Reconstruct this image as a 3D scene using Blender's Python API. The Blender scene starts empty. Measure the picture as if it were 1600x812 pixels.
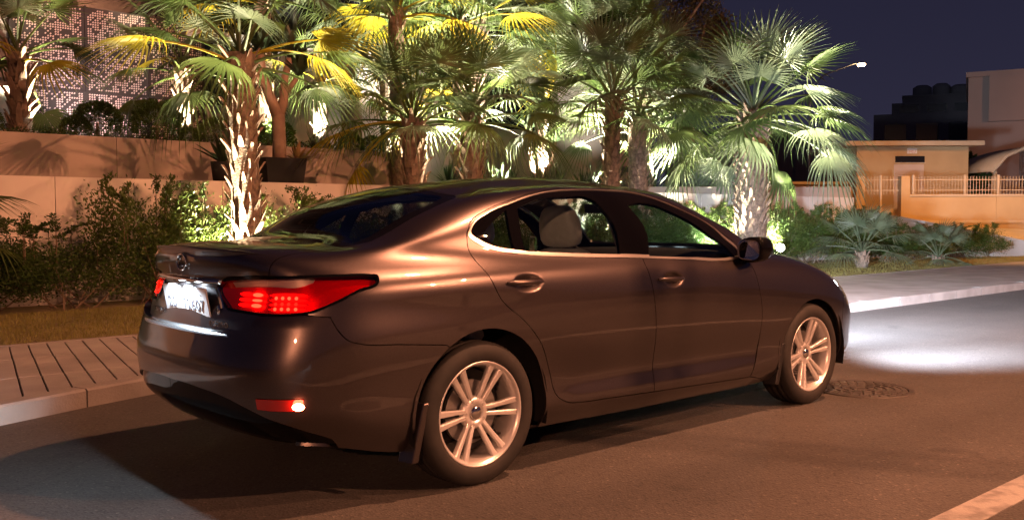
import bpy, bmesh, math, random
import numpy as np
from mathutils import Vector, Matrix, noise
from mathutils.geometry import delaunay_2d_cdt
R = math.radians
random.seed(7); rng = np.random.default_rng(7)
scene = bpy.context.scene
COL = scene.collection

# ------------------------------------------------------------------ camera
cam_data = bpy.data.cameras.new('camera')
cam = bpy.data.objects.new('camera', cam_data); COL.objects.link(cam); scene.camera = cam
cam_data.sensor_width = 36.0; cam_data.lens = 1453.63/1600*36
cam_data.clip_start = 0.05; cam_data.clip_end = 3000
_y, _p, _r = R(48.63), R(-2.485), R(-0.17)
_f = Vector((math.cos(_y)*math.cos(_p), math.sin(_y)*math.cos(_p), math.sin(_p)))
_s = Vector((math.sin(_y), -math.cos(_y), 0)); _u = _s.cross(_f)
_s, _u = _s*math.cos(_r)+_u*math.sin(_r), _u*math.cos(_r)-_s*math.sin(_r)
_m = Matrix((_s, _u, -_f)).transposed().to_4x4(); _m.translation = Vector((-2.698, -4.170, 1.220))
cam.matrix_world = _m

# ------------------------------------------------------------------ night sky
world = bpy.data.worlds.new('World'); scene.world = world; world.use_nodes = True
wn, wl = world.node_tree.nodes, world.node_tree.links; wn.clear()
w_out = wn.new('ShaderNodeOutputWorld'); w_bg = wn.new('ShaderNodeBackground'); w_sky = wn.new('ShaderNodeTexSky')
w_sky.sky_type = 'NISHITA'; w_sky.sun_disc = False
w_sky.sun_elevation = R(-7.0); w_sky.sun_rotation = R(200)
w_sky.air_density = 1.3; w_sky.dust_density = 1.5; w_sky.ozone_density = 1.6
w_mix = wn.new('ShaderNodeMix'); w_mix.data_type = 'RGBA'; w_mix.blend_type = 'ADD'
w_mix.inputs[0].default_value = 1.0; w_mix.inputs[7].default_value = (0.15, 0.14, 0.34, 1)   # city skyglow
w_tc = wn.new('ShaderNodeTexCoord'); w_sep = wn.new('ShaderNodeSeparateXYZ'); w_rmp = wn.new('ShaderNodeValToRGB')   # glow is strongest low down
wl.new(w_tc.outputs['Generated'], w_sep.inputs[0]); wl.new(w_sep.outputs['Z'], w_rmp.inputs[0]); wl.new(w_rmp.outputs[0], w_mix.inputs[7])
w_rmp.color_ramp.elements[0].color = (.23, .215, .42, 1); w_rmp.color_ramp.elements[1].position = .5; w_rmp.color_ramp.elements[1].color = (.06, .06, .18, 1)
wl.new(w_sky.outputs[0], w_mix.inputs[6]); wl.new(w_mix.outputs[2], w_bg.inputs[0]); wl.new(w_bg.outputs[0], w_out.inputs[0])
w_bg.inputs[1].default_value = 0.12

# ------------------------------------------------------------------ view
vs = scene.view_settings; scene.display_settings.display_device = 'sRGB'
vs.view_transform = 'Standard'; vs.look = 'None'; vs.exposure = 0.0; vs.gamma = 1.0; vs.use_curve_mapping = False
cy = scene.cycles
cy.use_denoising = True
try: cy.denoiser = 'OPENIMAGEDENOISE'; cy.denoising_input_passes = 'RGB_ALBEDO_NORMAL'
except Exception: pass
cy.max_bounces = 7; cy.diffuse_bounces = 3; cy.glossy_bounces = 4; cy.transmission_bounces = 6; cy.transparent_max_bounces = 16
cy.sample_clamp_indirect = 4.0; cy.caustics_reflective = False; cy.caustics_refractive = False; cy.use_light_tree = True

# ------------------------------------------------------------------ helpers
def mat(name, col, rough=.6, metal=0.0, coat=0.0, coat_rough=.03, spec=.5, emit=None, estr=0.0, **kw):
    m = bpy.data.materials.new(name); m.use_nodes = True
    b = m.node_tree.nodes['Principled BSDF']
    b.inputs['Base Color'].default_value = (*col, 1); b.inputs['Roughness'].default_value = rough
    b.inputs['Metallic'].default_value = metal; b.inputs['Coat Weight'].default_value = coat
    b.inputs['Coat Roughness'].default_value = coat_rough; b.inputs['Specular IOR Level'].default_value = spec
    if emit: b.inputs['Emission Color'].default_value = (*emit, 1); b.inputs['Emission Strength'].default_value = estr
    return m
def nd(m, t, **props):
    n = m.node_tree.nodes.new(t)
    for k, v in props.items(): setattr(n, k, v)
    return n
def lk(m, a, b): m.node_tree.links.new(a, b)
def bsdf(m): return m.node_tree.nodes['Principled BSDF']
def ramp(m, fac, stops):
    r = nd(m, 'ShaderNodeValToRGB'); e = r.color_ramp.elements
    while len(e) < len(stops): e.new(0.5)
    for el, (p, c) in zip(e, stops): el.position = p; el.color = (*c, 1)
    lk(m, fac, r.inputs[0]); return r.outputs[0]
def noisy(name, c1, c2, scale=5, rough=.8, bump=0.0, bscale=None, detail=6, lo=.35, hi=.65, rlo=None, coords='Object', stretch=None, **kw):
    """a material whose colour wanders between two tones, with fine relief"""
    m = mat(name, c1, rough, **kw); b = bsdf(m)
    tc = nd(m, 'ShaderNodeTexCoord'); src = tc.outputs[coords]
    if stretch:
        mp = nd(m, 'ShaderNodeMapping'); mp.inputs['Scale'].default_value = stretch; lk(m, src, mp.inputs[0]); src = mp.outputs[0]
    n = nd(m, 'ShaderNodeTexNoise'); n.inputs['Scale'].default_value = scale; n.inputs['Detail'].default_value = detail
    lk(m, src, n.inputs['Vector'])
    lk(m, ramp(m, n.outputs['Fac'], [(lo, c1), (hi, c2)]), b.inputs['Base Color'])
    if bump:
        n2 = nd(m, 'ShaderNodeTexNoise'); n2.inputs['Scale'].default_value = bscale or scale*6; n2.inputs['Detail'].default_value = 5
        lk(m, src, n2.inputs['Vector'])
        bp = nd(m, 'ShaderNodeBump'); bp.inputs['Strength'].default_value = bump; bp.inputs['Distance'].default_value = .02
        lk(m, n2.outputs['Fac'], bp.inputs['Height']); lk(m, bp.outputs[0], b.inputs['Normal'])
    return m
def leaf_mat(name, c1, c2, trans=.45, rough=.45, scale=2.0):
    """thin leaf: diffuse + translucent, tone varied per place and per object"""
    m = bpy.data.materials.new(name); m.use_nodes = True
    b = bsdf(m); out = m.node_tree.nodes['Material Output']
    tc = nd(m, 'ShaderNodeTexCoord'); n = nd(m, 'ShaderNodeTexNoise'); n.inputs['Scale'].default_value = scale; n.inputs['Detail'].default_value = 3
    oi = nd(m, 'ShaderNodeObjectInfo'); ad = nd(m, 'ShaderNodeVectorMath'); lk(m, tc.outputs['Object'], ad.inputs[0])
    cx = nd(m, 'ShaderNodeCombineXYZ'); lk(m, oi.outputs['Random'], cx.inputs[0])
    sc = nd(m, 'ShaderNodeVectorMath', operation='SCALE'); lk(m, cx.outputs[0], sc.inputs[0]); sc.inputs['Scale'].default_value = 37
    lk(m, sc.outputs[0], ad.inputs[1]); lk(m, ad.outputs[0], n.inputs['Vector'])
    col = ramp(m, n.outputs['Fac'], [(.35, c1), (.65, c2)])
    lk(m, col, b.inputs['Base Color']); b.inputs['Roughness'].default_value = rough; b.inputs['Specular IOR Level'].default_value = .35
    t = nd(m, 'ShaderNodeBsdfTranslucent'); lk(m, col, t.inputs[0])
    mx = nd(m, 'ShaderNodeMixShader'); mx.inputs[0].default_value = trans
    lk(m, b.outputs[0], mx.inputs[1]); lk(m, t.outputs[0], mx.inputs[2]); lk(m, mx.outputs[0], out.inputs[0])
    return m
def emis(name, col, s):
    m = mat(name, (.02, .02, .02), .5, emit=col, estr=s); return m
def tag(o, label=None, cat=None, group=None, kind=None):
    if label: o['label'] = label
    if cat: o['category'] = cat
    if group: o['group'] = group
    if kind: o['kind'] = kind
    return o
def link(o, parent=None):
    COL.objects.link(o)
    if parent is not None: o.parent = parent
    return o
def empty(name, loc=(0, 0, 0), rz=0, parent=None):
    o = bpy.data.objects.new(name, None); o.location = loc; o.rotation_euler = (0, 0, rz); o.empty_display_size = .2
    return link(o, parent)
def me_from(name, v, f, m=None, smooth=False):
    me = bpy.data.meshes.new(name); me.from_pydata([tuple(map(float, p)) for p in v], [], [tuple(map(int, q)) for q in f])
    if m is not None:
        for mm in (m if isinstance(m, (list, tuple)) else [m]): me.materials.append(mm)
    if smooth: me.polygons.foreach_set('use_smooth', [True]*len(me.polygons))
    me.update(); return me
def mk(name, v, f, m=None, parent=None, smooth=False, loc=(0, 0, 0), rot=(0, 0, 0)):
    o = bpy.data.objects.new(name, me_from(name, v, f, m, smooth)); o.location = loc; o.rotation_euler = rot
    return link(o, parent)
def inst(name, me, parent=None, loc=(0, 0, 0), rot=(0, 0, 0), scale=(1, 1, 1)):
    o = bpy.data.objects.new(name, me); o.location = loc; o.rotation_euler = rot; o.scale = scale
    return link(o, parent)
class MB:
    """collects simple solids into one mesh"""
    def __init__(s): s.v = []; s.f = []
    def add(s, v, f):
        n = len(s.v); s.v += [tuple(p) for p in v]; s.f += [tuple(i+n for i in q) for q in f]; return s
    def box(s, x0, x1, y0, y1, z0, z1):
        return s.add([(x0,y0,z0),(x1,y0,z0),(x1,y1,z0),(x0,y1,z0),(x0,y0,z1),(x1,y0,z1),(x1,y1,z1),(x0,y1,z1)],
                     [(0,3,2,1),(4,5,6,7),(0,1,5,4),(1,2,6,5),(2,3,7,6),(3,0,4,7)])
    def cham(s, x0, x1, y0, y1, z0, z1, c):
        """box with chamfered top edges"""
        return s.add([(x0,y0,z0),(x1,y0,z0),(x1,y1,z0),(x0,y1,z0),(x0,y0,z1-c),(x1,y0,z1-c),(x1,y1,z1-c),(x0,y1,z1-c),
                      (x0+c,y0+c,z1),(x1-c,y0+c,z1),(x1-c,y1-c,z1),(x0+c,y1-c,z1)],
                     [(0,3,2,1),(0,1,5,4),(1,2,6,5),(2,3,7,6),(3,0,4,7),(4,5,9,8),(5,6,10,9),(6,7,11,10),(7,4,8,11),(8,9,10,11)])
    def tube(s, pts, rad, n=6, cap=True):
        P = [Vector(p) for p in pts]; k = len(P); base = len(s.v)
        rr = rad if isinstance(rad, (list, tuple)) else [rad]*k
        ref = Vector((0, 0, 1))
        if abs((P[-1]-P[0]).normalized().z) > .9: ref = Vector((1, 0, 0))
        for i in range(k):
            d = (P[min(i+1, k-1)]-P[max(i-1, 0)]).normalized(); a = d.cross(ref).normalized(); b = d.cross(a)
            for j in range(n):
                t = 2*math.pi*j/n; s.v.append(tuple(P[i]+(a*math.cos(t)+b*math.sin(t))*rr[i]))
        for i in range(k-1):
            for j in range(n):
                j2 = (j+1) % n; s.f.append((base+i*n+j, base+i*n+j2, base+(i+1)*n+j2, base+(i+1)*n+j))
        if cap:
            s.f.append(tuple(base+j for j in range(n))[::-1]); s.f.append(tuple(base+(k-1)*n+j for j in range(n)))
        return s
    def lathe(s, prof, n=24, axis='z', c=(0, 0, 0), close=False):
        base = len(s.v)
        for r, h in prof:
            for j in range(n):
                t = 2*math.pi*j/n; a, b = r*math.cos(t), r*math.sin(t)
                p = (a, b, h) if axis == 'z' else ((a, h, b) if axis == 'y' else (h, a, b))
                s.v.append((p[0]+c[0], p[1]+c[1], p[2]+c[2]))
        K = len(prof)
        for i in range(K-1):
            for j in range(n):
                j2 = (j+1) % n; s.f.append((base+i*n+j, base+i*n+j2, base+(i+1)*n+j2, base+(i+1)*n+j))
        return s
    def prism(s, poly, z0, z1):
        n = len(poly); return s.add([(x, y, z0) for x, y in poly]+[(x, y, z1) for x, y in poly],
            [tuple(range(n))[::-1], tuple(range(n, 2*n))]+[(i, (i+1) % n, n+(i+1) % n, n+i) for i in range(n)])
    def build(s, name, m=None, parent=None, smooth=False, loc=(0, 0, 0), rot=(0, 0, 0), bevel=0, subsurf=0, auto=False):
        o = mk(name, s.v, s.f, m, parent, smooth, loc, rot)
        if bevel:
            b = o.modifiers.new('bevel', 'BEVEL'); b.width = bevel; b.segments = 2; b.limit_method = 'ANGLE'; b.angle_limit = R(35)
        if subsurf:
            q = o.modifiers.new('sub', 'SUBSURF'); q.levels = q.render_levels = subsurf
        return o
def spot(name, loc, target, power, col, ang=60, blend=.5, size=.05, parent=None):
    l = bpy.data.lights.new(name, 'SPOT'); l.energy = power; l.color = col; l.spot_size = R(ang); l.spot_blend = blend; l.shadow_soft_size = size
    o = bpy.data.objects.new(name, l); link(o, parent); o.location = loc
    d = Vector(target)-Vector(loc); o.rotation_euler = d.to_track_quat('-Z', 'Y').to_euler()
    return o
# ================================================================== the car
# body shell: one bicubic surface, half the car; columns run round the plan, rows from sill to roof centre
# ---- spline surface -------------------------------------------------
def spline_basis(knots):
    """natural cubic spline: returns f(t)->(npts,nk) cardinal weights, and derivative"""
    k=np.asarray(knots,float); n=len(k); h=np.diff(k)
    A=np.zeros((n,n)); B=np.zeros((n,n)); A[0,0]=A[-1,-1]=1
    for i in range(1,n-1):
        A[i,i-1]=h[i-1]; A[i,i]=2*(h[i-1]+h[i]); A[i,i+1]=h[i]
        B[i,i-1]=6/h[i-1]; B[i,i]=-6/h[i-1]-6/h[i]; B[i,i+1]=6/h[i]
    M=np.linalg.solve(A,B); I=np.eye(n)
    def f(t,der=False):
        t=np.asarray(t,float); i=np.clip(np.searchsorted(k,t)-1,0,n-2)
        hh=h[i][:,None]; a=(k[i+1]-t)[:,None]; b=(t-k[i])[:,None]
        if der:
            return -a**2/(2*hh)*M[i]+b**2/(2*hh)*M[i+1]+(I[i+1]-I[i])/hh-hh/6*(M[i+1]-M[i])
        return a**3/(6*hh)*M[i]+b**3/(6*hh)*M[i+1]+(I[i]/hh-M[i]*hh/6)*a+(I[i+1]/hh-M[i+1]*hh/6)*b
    return f
NR=14
def pchip1(xs,ys,xq):
    f=spline_basis(xs); return f(np.array(xq,float))@np.array(ys,float)
def roofz(x,y):
    zc=np.interp(x,[-.1,.0,.2,.4,.6,.8,1.0,1.2,1.4,1.55,1.7,1.8],[1.353,1.375,1.408,1.430,1.444,1.452,1.455,1.451,1.437,1.418,1.391,1.37])
    return zc-0.085*(abs(y)/.55)**2.4
# columns: {row:(x,y,z)}  (y = half width, near side mirrored later)
def RF(x,y): return (x,y,float(roofz(x,y)))
COLS=[
# rear centre
{0:(-.97,0,.235),1:(-1.045,0,.32),2:(-1.075,0,.45),3:(-1.085,0,.60),4:(-1.06,0,.74),5:(-1.04,0,.86),6:(-1.035,0,.97),7:(-1.03,0,1.085),8:(-.62,0,1.125),9:(-.33,0,1.255),10:(-.03,0,1.37),11:RF(.22,0),12:RF(.38,0),13:RF(.5,0)},
{0:(-.965,.28,.235),1:(-1.035,.29,.32),2:(-1.065,.30,.45),3:(-1.075,.30,.60),4:(-1.05,.30,.74),5:(-1.028,.30,.86),6:(-1.02,.30,.97),7:(-1.01,.30,1.08),8:(-.61,.28,1.122),9:(-.32,.27,1.25),10:(-.02,.25,1.357),11:RF(.23,.2),12:RF(.39,.1),13:RF(.51,0)},
{0:(-.93,.50,.23),1:(-1.0,.53,.315),2:(-1.03,.54,.45),3:(-1.04,.55,.60),4:(-1.01,.55,.74),5:(-.985,.545,.86),6:(-.97,.54,.97),7:(-.955,.53,1.068),8:(-.60,.485,1.112),9:(-.29,.445,1.238),10:(.01,.41,1.338),11:RF(.25,.32),12:RF(.41,.17),13:RF(.53,0)},
{0:(-.85,.68,.225),1:(-.90,.71,.31),2:(-.925,.73,.45),3:(-.93,.74,.60),4:(-.905,.735,.74),5:(-.88,.72,.86),6:(-.86,.705,.96),7:(-.84,.675,1.045),8:(-.57,.60,1.098),9:(-.25,.545,1.222),10:(.04,.495,1.322),11:RF(.28,.39),12:RF(.44,.2),13:RF(.56,0)},
{0:(-.70,.775,.22),1:(-.73,.815,.305),2:(-.745,.83,.45),3:(-.745,.84,.60),4:(-.735,.84,.74),5:(-.72,.825,.86),6:(-.70,.80,.95),7:(-.67,.755,1.03),8:(-.46,.675,1.10),9:(-.17,.605,1.22),10:(.09,.545,1.318),11:RF(.32,.43),12:RF(.48,.22),13:RF(.6,0)},
{0:(-.45,.82,.215),1:(-.47,.86,.30),2:(-.47,.875,.45),3:(-.47,.885,.60),4:(-.46,.89,.74),5:(-.45,.880,.86),6:(-.44,.855,.95),7:(-.42,.808,1.022),8:(-.27,.735,1.115),9:(-.03,.655,1.235),10:(.18,.58,1.332),11:RF(.39,.45),12:RF(.54,.24),13:RF(.66,0)},
{0:(-.15,.83,.205),1:(-.15,.875,.29),2:(-.15,.888,.44),3:(-.15,.90,.59),4:(-.15,.907,.735),5:(-.15,.902,.86),6:(-.14,.882,.95),7:(-.12,.842,1.02),8:(-.02,.77,1.122),9:(.15,.685,1.25),10:(.31,.602,1.348),11:RF(.49,.47),12:RF(.62,.25),13:RF(.72,0)},
{0:(.2,.835,.2),1:(.2,.882,.28),2:(.2,.886,.43),3:(.2,.90,.585),4:(.2,.910,.735),5:(.2,.907,.86),6:(.2,.889,.95),7:(.21,.858,1.015),8:(.26,.789,1.128),9:(.36,.700,1.262),10:(.46,.613,1.361),11:RF(.6,.48),12:RF(.71,.25),13:RF(.79,0)},
{0:(.65,.835,.195),1:(.65,.884,.272),2:(.65,.882,.42),3:(.65,.897,.58),4:(.65,.910,.735),5:(.65,.908,.86),6:(.65,.891,.95),7:(.65,.864,1.01),8:(.66,.797,1.13),9:(.68,.705,1.268),10:(.7,.615,1.369),11:RF(.77,.485),12:RF(.83,.25),13:RF(.87,0)},
{0:(1.15,.835,.19),1:(1.15,.884,.266),2:(1.15,.880,.415),3:(1.15,.895,.575),4:(1.15,.908,.735),5:(1.15,.906,.86),6:(1.15,.890,.95),7:(1.15,.865,1.006),8:(1.13,.799,1.126),9:(1.08,.707,1.266),10:(1.03,.617,1.369),11:RF(.99,.485),12:RF(.97,.25),13:RF(.95,0)},
{0:(1.65,.835,.19),1:(1.65,.884,.262),2:(1.65,.880,.41),3:(1.65,.894,.57),4:(1.65,.905,.73),5:(1.65,.902,.855),6:(1.65,.886,.945),7:(1.64,.860,1.0),8:(1.56,.795,1.117),9:(1.44,.703,1.255),10:(1.31,.612,1.357),11:RF(1.19,.48),12:RF(1.09,.25),13:RF(1.03,0)},
{0:(2.1,.835,.19),1:(2.1,.882,.26),2:(2.1,.882,.41),3:(2.1,.895,.565),4:(2.1,.903,.72),5:(2.09,.897,.845),6:(2.08,.877,.935),7:(2.06,.845,.99),8:(1.92,.775,1.11),9:(1.72,.685,1.24),10:(1.50,.598,1.341),11:RF(1.33,.46),12:RF(1.18,.24),13:RF(1.1,0)},
{0:(2.5,.83,.2),1:(2.5,.876,.27),2:(2.5,.885,.41),3:(2.5,.897,.56),4:(2.5,.901,.71),5:(2.48,.890,.825),6:(2.44,.862,.91),7:(2.37,.820,.97),8:(2.16,.745,1.075),9:(1.88,.655,1.215),10:(1.60,.57,1.331),11:RF(1.40,.43),12:RF(1.24,.22),13:RF(1.14,0)},
{0:(2.85,.82,.21),1:(2.85,.866,.28),2:(2.86,.880,.41),3:(2.86,.893,.55),4:(2.85,.893,.69),5:(2.82,.872,.795),6:(2.74,.832,.885),7:(2.60,.775,.95),8:(2.30,.69,1.04),9:(1.97,.605,1.195),10:(1.66,.525,1.337),11:RF(1.45,.4),12:RF(1.28,.2),13:RF(1.17,0)},
{0:(3.15,.79,.22),1:(3.18,.835,.29),2:(3.19,.853,.41),3:(3.19,.862,.54),4:(3.16,.855,.67),5:(3.10,.825,.765),6:(2.98,.77,.855),7:(2.78,.69,.945),8:(2.39,.59,1.03),9:(2.03,.52,1.19),10:(1.70,.46,1.349),11:RF(1.48,.35),12:RF(1.30,.17),13:RF(1.19,0)},
{0:(3.38,.70,.22),1:(3.43,.745,.29),2:(3.45,.76,.41),3:(3.45,.77,.53),4:(3.40,.755,.645),5:(3.32,.715,.735),6:(3.17,.65,.83),7:(2.90,.57,.94),8:(2.44,.47,1.027),9:(2.07,.41,1.19),10:(1.72,.36,1.362),11:RF(1.50,.27),12:RF(1.32,.13),13:RF(1.2,0)},
{0:(3.55,.50,.215),1:(3.61,.53,.285),2:(3.635,.54,.41),3:(3.635,.545,.53),4:(3.595,.535,.64),5:(3.50,.50,.73),6:(3.30,.45,.82),7:(2.98,.40,.938),8:(2.48,.33,1.025),9:(2.10,.28,1.192),10:(1.74,.24,1.372),11:RF(1.52,.18),12:RF(1.34,.09),13:RF(1.21,0)},
{0:(3.63,.26,.21),1:(3.69,.27,.28),2:(3.72,.275,.41),3:(3.72,.28,.53),4:(3.68,.275,.64),5:(3.58,.26,.73),6:(3.36,.23,.82),7:(3.02,.2,.94),8:(2.5,.16,1.026),9:(2.115,.14,1.193),10:(1.75,.12,1.377),11:RF(1.53,.09),12:RF(1.345,.045),13:RF(1.215,0)},
{0:(3.65,0,.21),1:(3.71,0,.28),2:(3.74,0,.41),3:(3.74,0,.53),4:(3.70,0,.64),5:(3.60,0,.73),6:(3.38,0,.82),7:(3.03,0,.94),8:(2.505,0,1.027),9:(2.12,0,1.193),10:(1.755,0,1.379),11:RF(1.535,0),12:RF(1.35,0),13:RF(1.22,0)},
]
NC=len(COLS)
CTAB=np.array([[c[r] for r in range(NR)] for c in COLS])  # NC,NR,3
class Surf:
    def __init__(s,C,smooth=0.0):
        s.C0=C
        nc,nr,_=C.shape
        m=np.array([1,-1,1.])
        E=3
        # mirror columns past both ends, rows past the top
        Cx=np.concatenate([C[1:E+1][::-1]*m,C,C[-E-1:-1][::-1]*m],0)
        Cx=np.concatenate([Cx,Cx[:,-E-1:-1][:,::-1]*m],1)
        du=np.linalg.norm(np.diff(Cx[:,2:8],axis=0),axis=2).mean(1)
        dv=np.linalg.norm(np.diff(Cx[6+E:13+E],axis=1),axis=2).mean(0)
        U=np.concatenate([[0],np.cumsum(du)]); V=np.concatenate([[0],np.cumsum(dv)])
        U-=U[E]; s.U=U[E:E+nc]; s.V=V[:nr]
        s.u1=s.U[-1]; s.v1=s.V[-1]
        s.fu=spline_basis(U); s.fv=spline_basis(V); s.Cx=Cx
    def ev(s,u,v,du=False,dv=False):
        a=s.fu(u,du); b=s.fv(v,dv)
        return np.einsum('ni,nj,ijk->nk',a,b,s.Cx,optimize=True)
    def nrm(s,u,v):
        n=np.cross(s.ev(u,v,True,False),s.ev(u,v,False,True))
        return n/np.maximum(np.linalg.norm(n,axis=1,keepdims=True),1e-9)
    def grid(s,nu=300,nv=160):
        u=np.linspace(0,s.u1,nu); v=np.linspace(0,s.v1,nv)
        G=np.einsum('ui,vj,ijk->uvk',s.fu(u),s.fv(v),s.Cx,optimize=True)
        return u,v,G
    def closest(s,P,it=12):
        P=np.atleast_2d(np.asarray(P,float))
        if not hasattr(s,'_g'): s._g=s.grid()
        u,v,G=s._g; Gf=G.reshape(-1,3); out=[]
        for p in P:
            k=np.argmin(((Gf-p)**2).sum(1)); out.append((u[k//len(v)],v[k%len(v)]))
        q=np.array(out)
        for _ in range(it):
            X=s.ev(q[:,0],q[:,1]); a=s.ev(q[:,0],q[:,1],True,False); b=s.ev(q[:,0],q[:,1],False,True)
            r=P-X; aa=(a*a).sum(1);bb=(b*b).sum(1);ab=(a*b).sum(1);ra=(r*a).sum(1);rb=(r*b).sum(1)
            D=np.maximum(aa*bb-ab*ab,1e-9)
            q[:,0]=np.clip(q[:,0]+.8*(ra*bb-rb*ab)/D,0,s.u1); q[:,1]=np.clip(q[:,1]+.8*(rb*aa-ra*ab)/D,0,s.v1)
        return q
def ss(t): t=np.clip(t,0,1); return t*t*(3-2*t)
def warp(C):
    C=C.copy(); x,y,z=C[...,0].copy(),C[...,1].copy(),C[...,2].copy()
    up=ss((z-1.0)/.3)
    C[...,0]+=.13*ss((x-.7)/.9)*ss((z-.98)/.12)*(1-ss((x-2.25)/.3)*.6)
    C[...,2]+=.012*up*ss((x-.3)/.6)
    C[...,2]+=.055*ss((x-2.2)/.9)*ss((z-.45)/.3)*(1-.3*ss((z-.9)/.1))
    f=ss((x-2.9)/.4)
    C[...,0]+=.05*f; C[...,1]+=.022*f*ss(y/.5)
    cp=np.zeros(C.shape[:2]); cp[4]=.7;cp[5]=1;cp[6]=1;cp[7]=.75;cp[8]=.3
    for r_,dy,dz in((6,.006,.012),(7,-.014,.012),(8,.018,.006),(9,.048,.004),(10,.032,0.)):
        C[:,r_,1]+=dy*cp[:,r_]; C[:,r_,2]+=dz*cp[:,r_]
    C[...,2]+=.06*ss((-x-.45)/.35)*ss((.5-z)/.2)
    C[...,0]+=.022*ss((-x-.75)/.25)*ss((.75-z)/.1)
    C[...,0]+=.025*ss((-x-.75)/.25)*ss((z-.62)/.14)*(1-.5*ss((z-1.0)/.08))
    return C
S=Surf(warp(CTAB))
CR_U=lambda c: float(np.interp(c,range(len(S.U)),S.U)); CR_V=lambda r: float(np.interp(r,range(NR),S.V))
def cr(c,r): return ('uv',CR_U(c) if c>=0 else -.15, CR_V(r))
FR=99.
def crf(r): return ('uv',S.u1+.15,CR_V(r))
def poly_uv(pts):
    """3-D points (half car) or ('uv',u,v) to surface parameters; a 4th entry of 1 marks a corner"""
    P=[];cor=[]
    for p in pts:
        if p[0]=='uv': P.append((p[1],p[2])); cor.append(True)
        else:
            P.append(None); cor.append(len(p)>3 and p[3]==1)
    idx=[i for i,p in enumerate(P) if p is None]
    if idx:
        q=S.closest([pts[i][:3] for i in idx])
        for i,a in zip(idx,q): P[i]=tuple(a)
    return np.array(P),cor
def catmull(P,cor,closed=True,step=.014):
    n=len(P); out=[]
    rngi=range(n if closed else n-1)
    for i in rngi:
        p1=P[i];p2=P[(i+1)%n]
        p0=P[(i-1)%n] if (closed or i>0) else p1; p3=P[(i+2)%n] if (closed or i+2<n) else p2
        d=np.linalg.norm(p2-p1); k=max(1,int(d/step))
        def tang(a,b,c):
            la=max(np.linalg.norm(b-a),1e-6); lb=max(np.linalg.norm(c-b),1e-6)
            return ((b-a)/la*lb+(c-b)/lb*la)/(la+lb)
        m1=(p2-p1)/d if cor[i] or np.allclose(p0,p1) else tang(p0,p1,p2)
        m2=(p2-p1)/d if cor[(i+1)%n] or np.allclose(p3,p2) else tang(p1,p2,p3)
        for t in np.arange(k)/k:
            h00=2*t**3-3*t**2+1;h10=t**3-2*t**2+t;h01=-2*t**3+3*t**2;h11=t**3-t**2
            out.append(h00*p1+h10*d*m1+h01*p2+h11*d*m2)
    if not closed: out.append(P[-1])
    return np.array(out)
def inside(poly,pts):
    x,y=pts[:,0],pts[:,1]; r=np.zeros(len(pts),bool); n=len(poly); j=n-1
    for i in range(n):
        xi,yi=poly[i];xj,yj=poly[j]
        c=((yi>y)!=(yj>y))&(x<(xj-xi)*(y-yi)/((yj-yi) if yj!=yi else 1e-12)+xi); r^=c; j=i
    return r
def inset(poly,d):
    """offset a closed polygon inward by d (surface units)"""
    a=np.roll(poly,1,0);b=np.roll(poly,-1,0); t=b-a; t/=np.maximum(np.linalg.norm(t,axis=1,keepdims=True),1e-9)
    n=np.stack([-t[:,1],t[:,0]],1)
    area=.5*np.sum(poly[:,0]*np.roll(poly[:,1],-1)-np.roll(poly[:,0],-1)*poly[:,1])
    if area<0: n=-n
    dd=d if np.isscalar(d) else np.asarray(d)[:,None]
    return poly+n*dd
def circle_pts(cx,cz,r,y,n=40,a0=0,a1=360):
    return [(cx+r*math.cos(R(a)),y,cz+r*math.sin(R(a))) for a in np.linspace(a0,a1,n)]

PL={}
def reg(name,pts,step=.014):
    P,c=poly_uv(pts); PL[name]=catmull(P,c,True,step); return PL[name]
def side_uv(x,z): return S.closest([(x,.9,z)])[0]
# wheel openings
def arch(name,cx,cz,r):
    a=[S.closest([(cx+r*math.cos(R(t)),.9,cz+r*math.sin(R(t)))])[0] for t in np.linspace(-12,192,44)]
    a=[(a[0][0],-.2)]+[tuple(p) for p in a]+[(a[-1][0],-.2)]
    PL[name]=np.array(a)
arch('arch_rear',.025,.335,.385); arch('arch_front',2.85,.318,.372)
dlo=reg('dlo',[(.022,.748,1.150),(.089,.721,1.196),(.178,.703,1.232),(.35,.682,1.287),(.596,.646,1.35),(.868,.62,1.38),(1.12,.61,1.383),(1.376,.61,1.372),(1.549,.646,1.333),(1.782,.696,1.251),(1.989,.774,1.127),(2.10,.81,1.04),(2.125,.84,.985,1),(1.929,.865,.973),(1.5,.865,.99),(1.151,.863,1.01),(.621,.852,1.033),(.313,.838,1.053),(.132,.816,1.079),(.057,.791,1.106)])
dw=np.array([.030 if S.ev(np.array([p[0]]),np.array([p[1]]))[0][2]<1.12 and p[0]<4 else .016 for p in np.clip(dlo,0,[S.u1,S.v1])])
dw=np.convolve(np.concatenate([dw[-12:],dw,dw[:12]]),np.ones(25)/25,'same')[12:-12]
PL['dlo_in']=inset(dlo,np.minimum(dw,.024))
reg('quarter_glass',[(.100,.763,1.146,1),(.19,.735,1.197),(.296,.704,1.250,1),(.272,.825,1.075,1),(.164,.806,1.098)])
reg('rear_glass',[(.372,.70,1.262,1),(.546,.676,1.313),(.773,.665,1.335),(.93,.667,1.338),(.985,.69,1.31),(1.012,.72,1.262),(.992,.853,1.036,1),(.63,.845,1.052),(.335,.83,1.068,1)])
reg('front_glass',[(1.232,.69,1.300,1),(1.37,.678,1.315),(1.52,.69,1.292),(1.64,.712,1.246),(1.835,.775,1.138),(1.985,.821,1.042),(2.03,.850,.99,1),(1.6,.862,1.003),(1.215,.858,1.019,1)])
reg('windshield',[crf(8.22),cr(13.45,8.22),cr(13.3,9.0),cr(13.2,10.12),crf(10.3)])
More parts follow.
